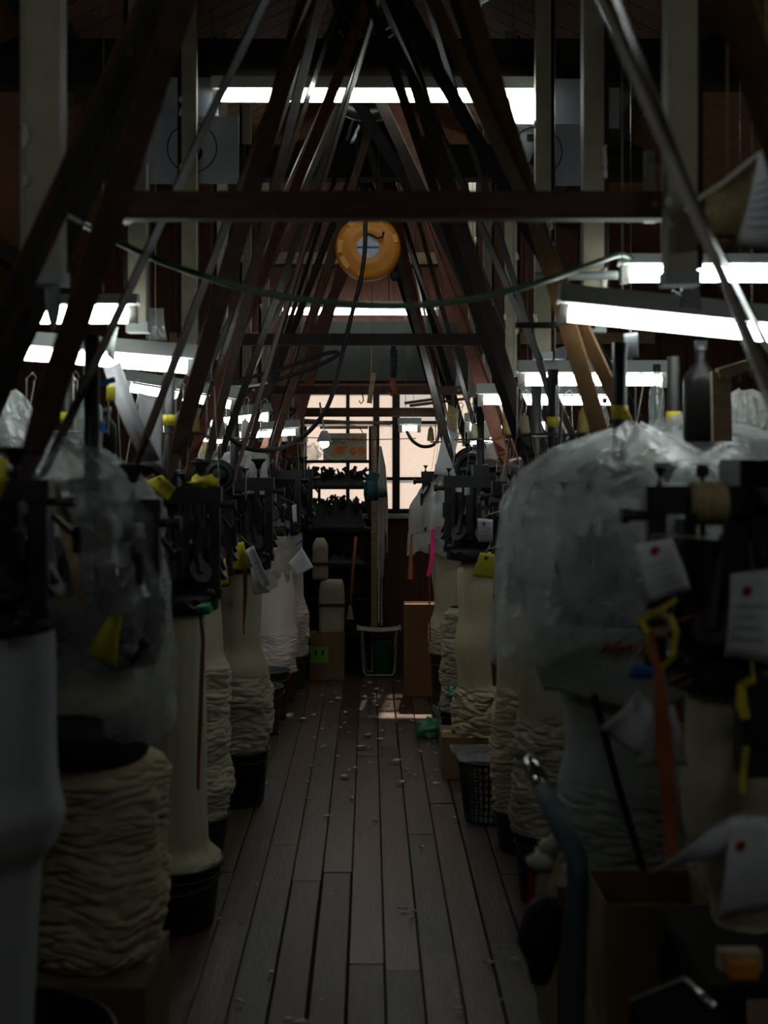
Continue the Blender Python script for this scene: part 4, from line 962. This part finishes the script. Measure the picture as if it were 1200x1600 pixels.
# ------------------------------------------------------------------ tags, notes, ribbons
def card(name, quad, Y, m, label, cat='tag', dot=None, bulge=.01, group=None, lines=0, dotm=None, Yb=None, hang=None):
    q = [P(x, y, (Yb if (Yb and i > 1) else Y)) for i, (x, y) in enumerate(quad)]     # tl tr br bl
    c = sum(q, Vector()) / 4
    o = thing(name, (c.x, c.y, min(v.z for v in q)), label, cat, group)
    def fn(u, v):
        p = (q[0] * (1 - u) + q[1] * u) * (1 - v) + (q[3] * (1 - u) + q[2] * u) * v
        return p + Vector((0, -bulge * math.sin(math.pi * v) + bulge * .5 * math.sin(math.pi * u * 1.3), 0))
    MB().sheet(fn, 6, 8).build('sheet', m, o, True, thick=.0012)
    for k in range(lines):
        v0 = .38 + .5 * k / max(1, lines); u1 = .85 - .2 * ((k * 5) % 3) / 2
        mb = MB(); mb.sheet(lambda u, v: fn(.12 + (u1 - .12) * u, v0 + .018 * v) + Vector((0, -.0016, 0)), 5, 1)
        mb.build('writing', mat('pencil_grey', (.22, .22, .24), .8), o)
    tp = fn(.5, .0)
    if hang: MB().cyl(fn(.5, .04), (tp.x, tp.y, hang), .0015, n=5).build('string', M_rope, o)
    elif cat in ('tag', 'note', 'strip'):
        mc = min((wloc(q_) for q_ in machines.values()), key=lambda q_: (q_.xy - tp.xy).length); dv = (tp.xy - mc.xy); dv = dv.normalized() * min(.15, dv.length)
        MB().tube([fn(.5, .05) , tp + Vector((0, .004, .012)), Vector((mc.x + dv.x, mc.y + dv.y, max(1.05, min(1.34, tp.z + .04))))], .0016, 5).build('string', M_rope, o)
    if dot:
        u0, v0, rr = dot; cc = fn(u0, v0) + Vector((0, -.0022, 0)); eu = (q[1] - q[0]).normalized(); ev = (q[3] - q[0]).normalized(); n = 18
        MB().add([cc + (eu * math.cos(2 * math.pi * k / n) + ev * math.sin(2 * math.pi * k / n)) * rr for k in range(n)], [tuple(range(n))]).build('red_dot', dotm or M_red, o, thick=.0008)
    return o
def strip(name, pix, Y, m, label, cat='ribbon', th=.0012, group=None):
    """pix: (px, py, width px)"""
    pts = [P(a, b, Y) for a, b, c in pix]; wv = []
    for i in range(len(pts)):
        d = (pts[min(i + 1, len(pts) - 1)] - pts[max(i - 1, 0)]).normalized(); n = d.cross(Vector((0, 1, 0))).normalized(); wv.append(n * M(pix[i][2], Y) / 2)
        pts[i] = pts[i] + Vector((0, .006 * math.sin(i * 1.7), 0))
    mc = min((wloc(q_) for q_ in machines.values()), key=lambda q_: (q_.xy - pts[0].xy).length); dv = pts[0].xy - mc.xy
    if name in ('ribbon', 'tape') and .14 < dv.length < .6 and pts[0].z < 1.5:
        dv = dv.normalized() * .15; pts.insert(0, Vector((mc.x + dv.x, mc.y + dv.y, max(1.03, min(1.33, pts[0].z + .02))))); wv.insert(0, wv[0] * .5)
    return tag(MB().ribbon(pts, wv, th).build(name, m), label, cat, group)
card('paper_tag', [(991, 852), (1048, 840), (1079, 921), (1012, 946)], 2.50, M_paper, 'white tag with a red dot, tilted, under the black top bar', dot=(.5, .17, .0092), lines=4)
card('paper_tag', [(1142, 897), (1212, 888), (1200, 1036), (1132, 1026)], 2.45, M_paper, 'white tag with a red dot hanging at the far right machine edge', dot=(.38, .22, .0095), lines=4)
card('paper_tag', [(998, 1078), (1020, 1105), (995, 1182), (936, 1138)], 2.56, M_paper, 'white folded paper fanned out left of the orange ribbon', bulge=.02)
card('paper_tag', [(1006, 1102), (1052, 1100), (1074, 1196), (994, 1198)], 2.58, M_paper, 'white paper with a red mark behind the orange ribbon', dot=(.22, .06, .008), bulge=.01, lines=3)
card('paper_tag', [(1140, 1278), (1200, 1275), (1215, 1420), (1122, 1440)], 2.42, M_paper, 'pale tag with a red dot hanging low beside the low bench', dot=(.3, .28, .0095), bulge=.012)
card('paper_tag', [(1110, 1295), (1165, 1265), (1125, 1335), (1008, 1368)], 2.48, M_paper, 'white twisted paper sticking out over the open cardboard box', bulge=.012)
strip('ribbon', [(1018, 985, 8), (1022, 1010, 9), (1028, 1050, 12), (1032, 1100, 22), (1040, 1180, 26), (1046, 1260, 22), (1050, 1342, 18)], 2.52, M_ribO, 'long orange ribbon hanging before the folded papers')
strip('tape_loop', [(1058, 935, 8), (1035, 952, 10), (1000, 968, 12), (1012, 990, 10), (1020, 1030, 10), (1035, 1044, 10), (1050, 1025, 10), (1056, 985, 10), (1048, 962, 8)], 2.53, M_yelcl, 'yellow tape loop above the orange ribbon', 'tape')
tag(MB().tube([P(1010, 990, 2.55), P(1003, 972, 2.55), P(1016, 958, 2.55), P(1040, 962, 2.55), P(1050, 976, 2.55), P(1040, 990, 2.55), P(1015, 988, 2.55)], .008, 8).build('rope_knot', M_rope, None, True), 'knotted pale rope above the orange ribbon', 'rope')
tag(MB().blob(P(1006, 1050, 2.56), (.05, .02, .024), 3, .5, 12, 3).build('blue_clip', M_blue, None, True), 'small bright blue clip left of the orange ribbon', 'clip')
strip('tape', [(1178, 1062, 14), (1160, 1072, 14), (1158, 1100, 18), (1164, 1122, 16)], 2.40, M_yelcl, 'yellow tape round the right machine lever', 'tape')
strip('tape', [(1166, 1170, 10), (1163, 1205, 11), (1160, 1240, 9)], 2.42, M_yelcl, 'thin yellow strip above the low pale tag', 'tape')
o = machines[(1, 0)]
MB().bar(P(1150, 1130, 2.5), P(1230, 1120, 2.5), .03, .10).box(P(1180, 1165, 2.46), (.06, .06, .10)).bar(P(1075, 1045, 2.55), P(1190, 1058, 2.52), .012, .014).build('lower_arm', M_iron, o)
mb = MB()
for k in range(4): mb.lathe([(.036, -.013), (.042, -.008), (.042, .008), (.036, .013)], P(1085 + k * 12.5, 786, 2.69) + Vector((0, .0, 0)), 16, 'X')
mb.build('rope_binding', M_rope, o, True)
# upper left machine bits
strip('tape', [(76, 757, 22), (82, 790, 16), (76, 830, 12), (84, 890, 14), (96, 950, 16)], 3.03, M_rope, 'tan cloth strip hanging down the covered left machine', 'strip')
strip('tape', [(86, 790, 12), (100, 830, 14), (118, 890, 16), (128, 950, 14)], 3.05, M_rope, 'second tan cloth strip branching down the covered left machine', 'strip')
card('paper_tag', [(168, 965), (192, 960), (184, 1042), (136, 1028)], 3.02, M_yellow, 'yellow tag in front of the thin plastic sheet', bulge=.02)
card('paper_tag', [(-6, 718), (14, 716), (13, 752), (-4, 782)], 2.45, M_yellow, 'yellow tag at the edge of the machine beside the striped belt', bulge=.01)
card('paper_note', [(226, 752), (253, 742), (275, 762), (262, 782)], 4.0, M_yellow, 'bright yellow note on the left machine next to the covered one', 'note', dot=(.75, .15, .006))
card('paper_note', [(228, 760), (250, 748), (268, 775), (248, 780)], 4.01, M_yellow, 'second yellow note fanned behind the bright yellow one', 'note')
tag(MB().blob(P(318, 754, 4.44), (.10, .07, .045), 6, .5, 16, 3).build('yellow_cloth', M_yelcl, None, True), 'crumpled yellow cloth on top of a left machine', 'cloth')
card('paper_tag', [(362, 850), (381, 846), (391, 888), (358, 892)], 5.75, M_yellow, 'yellow tag high above the brown ribbon on the left row', bulge=.02)
card('paper_tag', [(340, 885), (352, 872), (358, 912), (328, 920)], 5.0, M_yellow, 'lower yellow tag overlapping a cream tube on the left row', bulge=.01)
card('paper_tag', [(383, 860), (396, 852), (423, 912), (410, 920)], 5.7, M_paper, 'narrow white paper slip hanging obliquely on the left row', bulge=.01, lines=4)
card('paper_tag', [(391, 885), (408, 900), (424, 925), (396, 930)], 5.73, M_paper, 'white slip behind the oblique white paper slip', bulge=.01)
strip('ribbon', [(383, 890, 7), (383, 930, 6), (381, 975, 3), (381, 992, 2)], 5.78, M_ribR, 'short rust-brown ribbon below the yellow tag on the left row')
strip('ribbon', [(313, 958, 5), (317, 1000, 6), (315, 1060, 7), (313, 1130, 7), (310, 1190, 5), (309, 1235, 4)], 4.2, M_ribR, 'long rust ribbon along the smooth flaring fabric tube')
tag(MB().blob(P(318, 951, 4.2), (.05, .02, .024), 8, .7, 12, 4).build('green_tie', mat('green_tie', (.03, .3, .16), .5), None, True), 'small green tie on top of the long rust ribbon', 'tie')
card('paper_tag', [(450, 880), (472, 855), (490, 886), (464, 900)], 8.2, M_paper, 'printed paper tag with a blue clip by the crinkled plastic', bulge=.004, lines=5)
tag(MB().bar(P(462, 852, 8.19), P(473, 844, 8.19), .014, .012).build('clothes_peg', M_blue), 'tiny blue peg on the printed paper tag', 'peg')
card('paper_tag', [(456, 790), (463, 788), (464, 815), (458, 816)], 8.2, M_paper, 'tiny white tag at the top of the crinkled plastic', bulge=.002)
card('paper_tag', [(746, 810), (770, 812), (769, 847), (747, 846)], 5.12, M_paper, 'white tag with a red dot above the yellow tag on the right row', dot=(.42, .22, .0065), bulge=.003, lines=3)
card('paper_tag', [(750, 863), (772, 866), (773, 905), (737, 900)], 5.10, M_yellow, 'bright yellow tag with a brown dot on the right row', dot=(.48, .2, .007), dotm=M_ribR, bulge=.006)
strip('tape', [(676, 828, 5), (676, 850, 7), (675, 875, 7), (669, 900, 6)], 7.7, M_pink, 'neon pink tape at the edge of the milky plastic cover', 'tape')
strip('ribbon', [(643, 835, 3), (642, 870, 5), (641, 905, 8)], 7.7, M_ribO, 'short orange ribbon at the left of the milky plastic cover')
strip('ribbon', [(671, 850, 2), (671, 900, 3), (671, 945, 2), (672, 1000, 2)], 7.72, M_ribR, 'hair-thin rust cord in front of the tall carton')
strip('ribbon', [(774, 865, 4), (772, 960, 5), (774, 985, 10), (772, 1030, 10), (773, 1072, 6)], 5.62, M_ribR, 'rust-red ribbon between the wavy fabric and the big cover')
# hanging sheets and cards
def big_sheet(pix, Y, m, label, name='paper_sheet', cat='paper', curl=.05, lines=0, hang=None):
    return card(name, pix, Y, m, label, cat, bulge=curl, lines=lines, hang=hang)
big_sheet([(162, 575), (190, 565), (252, 720), (222, 722)], 4.15, M_paper, 'big curled white paper sheet hanging below the long tilted lamp', curl=.05)
big_sheet([(216, 612), (254, 625), (254, 735), (222, 712)], 4.3, M_paper, 'second white paper sheet behind the big curled one', curl=.02)
big_sheet([(694, 668), (718, 676), (702, 744), (678, 741)], 7.93, M_paper, 'stained white card curling in front of the window', curl=.02, hang=1.86)
big_sheet([(700, 632), (718, 640), (714, 676), (697, 672)], 7.95, M_rope, 'tan paper piece above the stained white card', curl=.01, hang=1.85)
big_sheet([(1185, 238), (1215, 205), (1215, 392), (1149, 384)], 2.6, M_paper, 'written paper sheet hanging at the upper right corner', lines=6, curl=.02, hang=3.2)
big_sheet([(1067, 446), (1092, 444), (1096, 490), (1060, 490)], 3.72, M_board, 'blank grey card standing on the tilted right lamp', 'card', 'card', curl=.004)
big_sheet([(975, 522), (996, 520), (997, 558), (976, 563)], 3.75, M_board, 'small grey printed card hanging below the tilted right lamp', 'card', 'card', curl=.004, lines=3, hang=1.88)
big_sheet([(832, 610), (846, 608), (848, 640), (833, 642)], 6.1, M_paper, 'small white card below the right-hand lamps', 'card', 'card', curl=.003, hang=1.75)
big_sheet([(868, 545), (884, 540), (884, 562), (866, 562)], 5.0, M_board, 'crumpled grey paper on the right-hand fixture', curl=.02)
big_sheet([(70, 440), (103, 435), (98, 470), (82, 520)], 3.3, M_clothG, 'grey rag hanging in front of the upper left lamp', 'rag', 'rag', curl=.03)
big_sheet([(168, 508), (186, 512), (180, 566), (168, 556)], 4.1, M_clothG, 'narrow grey rag dangling over the long tilted lamp', 'rag', 'rag', curl=.02)
big_sheet([(228, 480), (256, 482), (262, 532), (228, 530)], 4.9, M_plT, 'pale plastic pouch behind the left lamps', 'pouch', 'pouch', curl=.02, hang=3.3)
big_sheet([(1100, 300), (1180, 262), (1172, 372), (1086, 376)], 2.95, M_rope, 'dusty brown cloth sagging beside the right post', 'cloth', 'cloth', curl=.05, hang=3.2)
tag(MB().tube([P(1070, 330, 2.9), P(1095, 308, 2.9), P(1130, 285, 2.9), P(1185, 240, 2.9)], .006, 6).build('dusty_cord', M_lint), 'lint covered cord above the dusty brown cloth', 'cord')

# ------------------------------------------------------------------ bottles, cones, bits on the creels
def bottle(px, py0, py1, wpx, Y, m, label, neck=.35, cap=None):
    a = P(px, py1, Y); h = zz(py0, Y) - a.z; r = M(wpx, Y) / 2
    o = thing('bottle', a, label, 'bottle')
    MB().lathe([(0, 0), (r * .92, 0), (r, h * .04), (r, h * .62), (r * .9, h * .70), (r * neck, h * .84), (r * neck, h * .97), (r * neck * 1.15, h)], a, 24).build('body', m, o, True)
    MB().lathe([(0, h * 1.05), (r * neck * 1.25, h * 1.05), (r * neck * 1.25, h * .95)], a, 14).build('cap', cap or M_black, o, True)
    return o
bottle(1095, 540, 690, 54, 3.9, M_bglass, 'big dark bottle behind the right plastic cover', .3)
bottle(1026, 575, 690, 24, 4.7, M_glass, 'clear bottle glowing before the level right lamp', .4)
bottle(945, 626, 700, 14, 5.6, M_glass, 'slim clear bottle behind the black right belts', .4)
bottle(322, 660, 740, 26, 6.3, M_glass, 'clear bottle of amber yarn oil on the left row', .4)
tag(MB().cyl(P(322, 722, 6.3) + Vector((0, 0, -.02)), P(322, 690, 6.3), .030, n=18).build('amber_liquid', mat('amber_liquid', (.45, .26, .04), .2), None, True), 'amber liquid inside the clear bottle on the left row', 'liquid')
bottle(138, 605, 700, 44, 4.1, M_glass, 'squat clear bottle with blue tape on the left row', .5)
bottle(165, 640, 715, 34, 4.3, M_bglass, 'dark bottle below the clear taped one', .45)
strip('tape', [(148, 600, 9), (160, 598, 9), (180, 593, 9)], 3.98, M_blue, 'bright blue clip on the curled white sheet', 'clip')
strip('tape', [(147, 650, 10), (155, 662, 10), (164, 676, 10)], 4.0, M_blue, 'blue strip slanting over the dark bottle', 'clip')
card('paper_tag', [(142, 686), (155, 688), (154, 716), (141, 714)], 4.0, M_blue, 'small dark blue packet below the bottles', 'packet', bulge=.002)
card('paper_tag', [(167, 603), (181, 602), (180, 627), (166, 627)], 4.05, M_yellow, 'small yellow label beside the blue clip', 'label', bulge=.002)
# yarn cones standing on the creels
cone_proto = {}
def cone(x, y, z, h, m, label):
    key = m.name
    if key not in cone_proto:
        mb = MB().lathe([(.0, 0), (.030, 0), (.042, .006), (.036, .05), (.026, .11), (.012, .118), (.010, .13), (0, .13)], (0, 0, 0), 18)
        ob = mb.build('yarn_cone', m, None, True); cone_proto[key] = ob
    else:
        ob = D.objects.new('yarn_cone', cone_proto[key].data); COL.objects.link(ob)
    ob.location = (x, y, z); ob.scale = (.5, .5, h / .13); return tag(ob, label, 'yarn cone', 'yarn cones on the creels')
for side, arr in ((-1, ML), (1, MR)):
    for i, xy in enumerate(arr):
        if i < 2 or i == 7 or not xy: continue
        x, y = xy
        for k in range(2):
            a = k * math.pi / 1 + .4 + i
            m = (M_cloth, M_clothP, M_cloth2, M_amber)[(i + k) % 4]
            nm = {'ecru_knit': 'ecru', 'pale_window_tint_knit': 'pale', 'cream_knit': 'cream', 'amber_yarn': 'amber'}[m.name]
            cone(x + .12 * math.cos(a), y + .12 * math.sin(a), 1.565, .07 + .03 * ((i * 3 + k) % 3) / 2, m, '%s yarn cone on the creel ring of the %s row of machines' % (nm, 'left' if side < 0 else 'right'))
# dark vertical columns, pipes and brackets around the right lamps
tag(MB().cyl(P(805, 508, 4.2), P(930, 508, 4.2), .010, n=10).build('pipe', M_iron, None, True), 'dark horizontal pipe left of the tilted right lamp', 'pipe')
tag(MB().cyl(P(836, 432, 4.1), P(965, 430, 4.1), .013, n=10).build('pipe', M_dull, None, True), 'grey horizontal pipe where the green hose ends', 'pipe')
o = thing('wooden_bracket', P(1130, 690, 3.7), 'pale wooden T-shaped bracket beside the big dark bottle', 'bracket')
MB().bar(P(1128, 690, 3.7), P(1126, 580, 3.7), .05, .02, (0, 1, 0)).build('upright', M_wood, o)
MB().bar(P(1122, 585, 3.69), P(1180, 568, 3.69), .03, .02, (0, 1, 0)).build('arm', M_wood, o)
for k, (a, b) in enumerate(((1138, 590), (1156, 584), (1172, 575))): MB().tube([P(a, b, 3.67), P(a - 2, b + 10, 3.67), P(a + 2, b + 14, 3.67), P(a + 1, b + 4, 3.67)], .0018, 5).build('wire_hook', M_steel, o)
drape(1.12, 4.2, sc(4.2, [(612, 12, 0), (620, 26, 0), (640, 32, 0), (672, 30, 0)]), M_plC, 'pinkish crinkled package at the far right above the covers', seed=23, amp=.02, fq=4, name='package', cat='package')
cable('cable_run', [(1065, 452, 3.95), (1090, 470, 3.95), (1125, 482, 3.95), (1165, 486, 3.95), (1210, 482, 3.95)], .006, M_cableW, 'white lint-coated cable under the uppermost right lamp')
cable('cable_run', [(1050, 455, 3.97), (1100, 485, 3.97), (1150, 495, 3.97), (1210, 494, 3.97)], .005, M_cable, 'black cable beside the white one under the uppermost right lamp')
# ------------------------------------------------------------------ floor items on the right
# bent steel handle with things hung from it
o = thing('bent_handle', P(893, 1826, 2.78), 'blue-grey bent steel handle with a chrome grip standing by the aisle', 'handle')
o.location.z = 0; WL[o.name].z = 0
MB().tube([P(848, 1232, 2.95), P(862, 1262, 2.90), P(880, 1296, 2.84), P(896, 1325, 2.80), P(902, 1345, 2.785), P(903, 1375, 2.78), P(898, 1500, 2.78), P(893, 1826, 2.78)], [.019, .021, .022, .022, .022, .022, .022, .022], 14).build('tube', M_handle, o, True)
MB().tube([P(826, 1186, 3.05), P(829, 1192, 3.04), P(849, 1234, 2.948)], [.015, .0195, .0185], 14).build('grip', M_chrome, o, True)
bp = P(893, 1826, 2.78); MB().bb((bp.x - .1, bp.y - .12, 0), (bp.x + .08, bp.y + .12, .014)).build('base_plate', M_handle, o)
o = thing('hand_tool', P(850, 1535, 2.9), 'black lumpy hand tool hanging on the bent steel handle', 'tool')
MB().tube([P(855, 1400, 2.88), P(848, 1430, 2.87), P(842, 1470, 2.87), P(846, 1505, 2.88), P(842, 1535, 2.88)], [.022, .040, .045, .030, .018], 14).build('body', M_rubber, o, True)
MB().lathe([(.026, -.008), (.034, -.004), (.034, .004), (.026, .008)], P(852, 1428, 2.83), 20, 'Y').build('ring', M_black, o, True)
MB().tube([P(858, 1400, 2.9), P(868, 1360, 2.92), P(884, 1330, 2.94)], .006, 6).build('hanging_cord', M_rope, o)
strip('strap', [(829, 1330, 5), (829, 1380, 6), (828, 1438, 5)], 3.02, M_red, 'thin red strap beside the hand tool', 'strap')
tag(MB().blob(P(848, 1345, 2.98), (.06, .05, .045), 5, .6, 14, 3).blob(P(862, 1320, 2.98), (.045, .04, .04), 7, .6, 12, 3).build('lint_clump', M_lint, None, True), 'fluffy pale lint clump on the bent handle', 'lint')
strip('strap', [(838, 1325, 4), (837, 1380, 4), (838, 1400, 3)], 3.0, M_rope, 'thin straw-coloured strip beside the red strap', 'strap')
# low bench and the things on it
bz = zz(1512, 2.5)
o = thing('low_bench', (.80, 2.5, 0), 'low dark bench under the narrowing fabric tube at the right', 'bench')
MB().bb((.585, 2.42, bz - .025), (1.05, 2.83, bz)).build('top', M_tie, o)
for xx in (.60, 1.03):
    for yy in (2.44, 2.81): MB().bb((xx - .015, yy - .015, 0), (xx + .015, yy + .015, bz - .025)).build('leg', M_tie, o)
o = thing('small_packet', (P(1160, 0, 2.46).x, 2.47, bz), 'small orange and white packet on the low bench', 'packet')
MB().bb((P(1138, 0, 2.46).x, 2.445, bz), (P(1182, 0, 2.46).x, 2.475, bz + .026)).build('orange_box', M_orange, o)
MB().bb((P(1130, 0, 2.46).x, 2.478, bz), (P(1195, 0, 2.46).x, 2.51, bz + .035)).build('white_box', M_boxW, o)
z2 = zz(1570, 2.3)
o = thing('tool_tray', (.52, 2.32, 0), 'black tool case in front of the low bench at the lower right', 'case')
MB().add([P(985, 1566, 2.42), P(1072, 1530, 2.42), P(1140, 1590, 2.25), P(1030, 1640, 2.25)] + [P(985, 1566, 2.42) + Vector((0, 0, -.4)), P(1072, 1530, 2.42) + Vector((0, 0, -.4)), P(1140, 1590, 2.25) + Vector((0, 0, -.4)), P(1030, 1640, 2.25) + Vector((0, 0, -.4))],
         [(0, 3, 2, 1), (4, 5, 6, 7), (0, 1, 5, 4), (1, 2, 6, 5), (2, 3, 7, 6), (3, 0, 4, 7)]).build('case_body', mat('matt_black_case', (.008, .008, .008), .9, spec=.04), o)
MB().cyl(P(985, 1563, 2.42), P(1072, 1527, 2.42), .004, n=8).build('metal_edge', M_steel, o)
MB().tube([P(1074, 1533, 2.38), P(1098, 1556, 2.34), P(1118, 1576, 2.3)], [.006, .0065, .009], 10).build('chrome_handle', M_chrome, o, True)
# teal mesh basket with a tray on it
bx, by, br, bh = .49, 5.76, .125, .245
o = thing('wire_basket', (bx, by, 0), 'teal mesh basket on the floor beside the finely folded column', 'basket')
mb = MB(); n = 30
for k in range(n):
    a = 2 * math.pi * k / n; mb.tube([(bx + br * .78 * math.cos(a), by + br * .78 * math.sin(a), .008), (bx + br * math.cos(a), by + br * math.sin(a), bh)], .0032, 5)
for j in range(9):
    t = j / 8; r = br * (.78 + .22 * t); mb.tube([(bx + r * math.cos(2 * math.pi * k / 24), by + r * math.sin(2 * math.pi * k / 24), .008 + (bh - .008) * t) for k in range(25)], .003, 5, False)
mb.build('mesh_wall', M_tealL, o); MB().lathe([(0, 0), (br * .78, 0), (br * .78, .008), (0, .008)], (bx, by, 0), 24).build('base', M_tealL, o)
MB().lathe([(br - .004, bh - .006), (br + .010, bh - .006), (br + .010, bh + .006), (br - .004, bh + .006), (br - .004, bh - .006)], (bx, by, 0), 32).build('rim', M_tealL, o, True)
o = thing('plastic_tray', (bx - .005, by - .03, bh + .007), 'shallow clear ribbed tray lying on the teal basket', 'tray')
ta = MB(); x0, x1, y0, y1 = bx - .15, bx + .13, by - .10, by + .06
def rr_(x0, x1, y0, y1, z): return [(x0, y0, z), (x1, y0, z), (x1, y1, z), (x0, y1, z)]
ta.add(rr_(x0 + .02, x1 - .02, y0 + .02, y1 - .02, bh + .008) + rr_(x0 + .006, x1 - .006, y0 + .006, y1 - .006, bh + .045) + rr_(x0 - .008, x1 + .008, y0 - .008, y1 + .008, bh + .046), [(0, 1, 2, 3)] + [(j * 4 + k, j * 4 + (k + 1) % 4, (j + 1) * 4 + (k + 1) % 4, (j + 1) * 4 + k) for j in range(2) for k in range(4)])
ta.build('shell', M_plT, o, thick=.002)
for k in range(8): MB().bb((x0 + .03 + k * .028, y0 + .001, bh + .012), (x0 + .038 + k * .028, y0 + .012, bh + .04)).build('rib', M_plT, o)
# green plastic bags
def bag(x, y, z, d, m, label, seed):
    return tag(MB().blob((x, y, z + d[2] * .45), d, seed, .55, 28, 2.6).build('plastic_bag', m, None, True), label, 'bag')
bag(.335, 7.45, 0.0, (.17, .14, .09), M_plG, 'crumpled green plastic bag on the floor by the aisle', 2)
bag(.40, 7.38, .05, (.10, .09, .17), M_plT, 'clear plastic bag rising behind the green bag', 5)
bag(.46, 7.12, .245, (.12, .09, .075), M_plG, 'small green plastic bag tucked against the crumpled fabric column', 9)
# lint: tufts on the floor and on beams
proto = []
for s in range(3): proto.append(MB().blob((0, 0, 0), (.05, .03, .012), s + 3, .8, 10, 3).build('lint_tuft', M_lint, None, True))
rr = random.Random(11); cnt = 0
spots = [(r_x, r_y) for r_x, r_y in [(rr.uniform(-.36, .36) if rr.random() < .75 else rr.uniform(-.5, .45), rr.choice((rr.uniform(3.4, 9.3), rr.uniform(6.3, 8.8)))) for _ in range(120)]]
for k, (x, y) in enumerate(spots):
    if k < 3: ob = proto[k]
    else: ob = D.objects.new('lint_tuft', proto[k % 3].data); COL.objects.link(ob)
    ob.location = (x, y, .006); ob.rotation_euler = (0, 0, rr.uniform(0, 6)); q = rr.uniform(.2, .7) if k % 7 else rr.uniform(.7, 1.1); ob.scale = (q, q, q)
    tag(ob, 'pale lint tuft lying on the plank floor', 'lint', 'lint tufts on the floor')
for k, (o, x, Y, wm) in enumerate(posts):
    mb = MB()
    for j in range(5):
        r = random.Random(k * 9 + j); z = r.uniform(1.95, 2.9); mb.blob((x + r.choice((-1, 1)) * wm / 2, Y, z), (.02, .02, r.uniform(.02, .06)), j + k, .6, 8, 3)
    mb.build('lint_fringe', M_lint, o, True)['kind'] = 'stuff'
# ceiling bits: smoke-white sprinkler
c = P(743, 5, 5.2)
o = thing('ceiling_fixture', c, 'small white ceiling fixture at the top of the aisle', 'fixture')
MB().lathe([(0, -.02), (.02, -.018), (.025, 0), (.05, .012), (.055, .03), (0, .035)], c, 18).build('dome', M_white, o, True)
MB().cyl(c + Vector((0, 0, .03)), (c.x, c.y, roofz(c.x) + .03), .008, n=8).build('stem', M_white, o)
print('objects', len(D.objects))
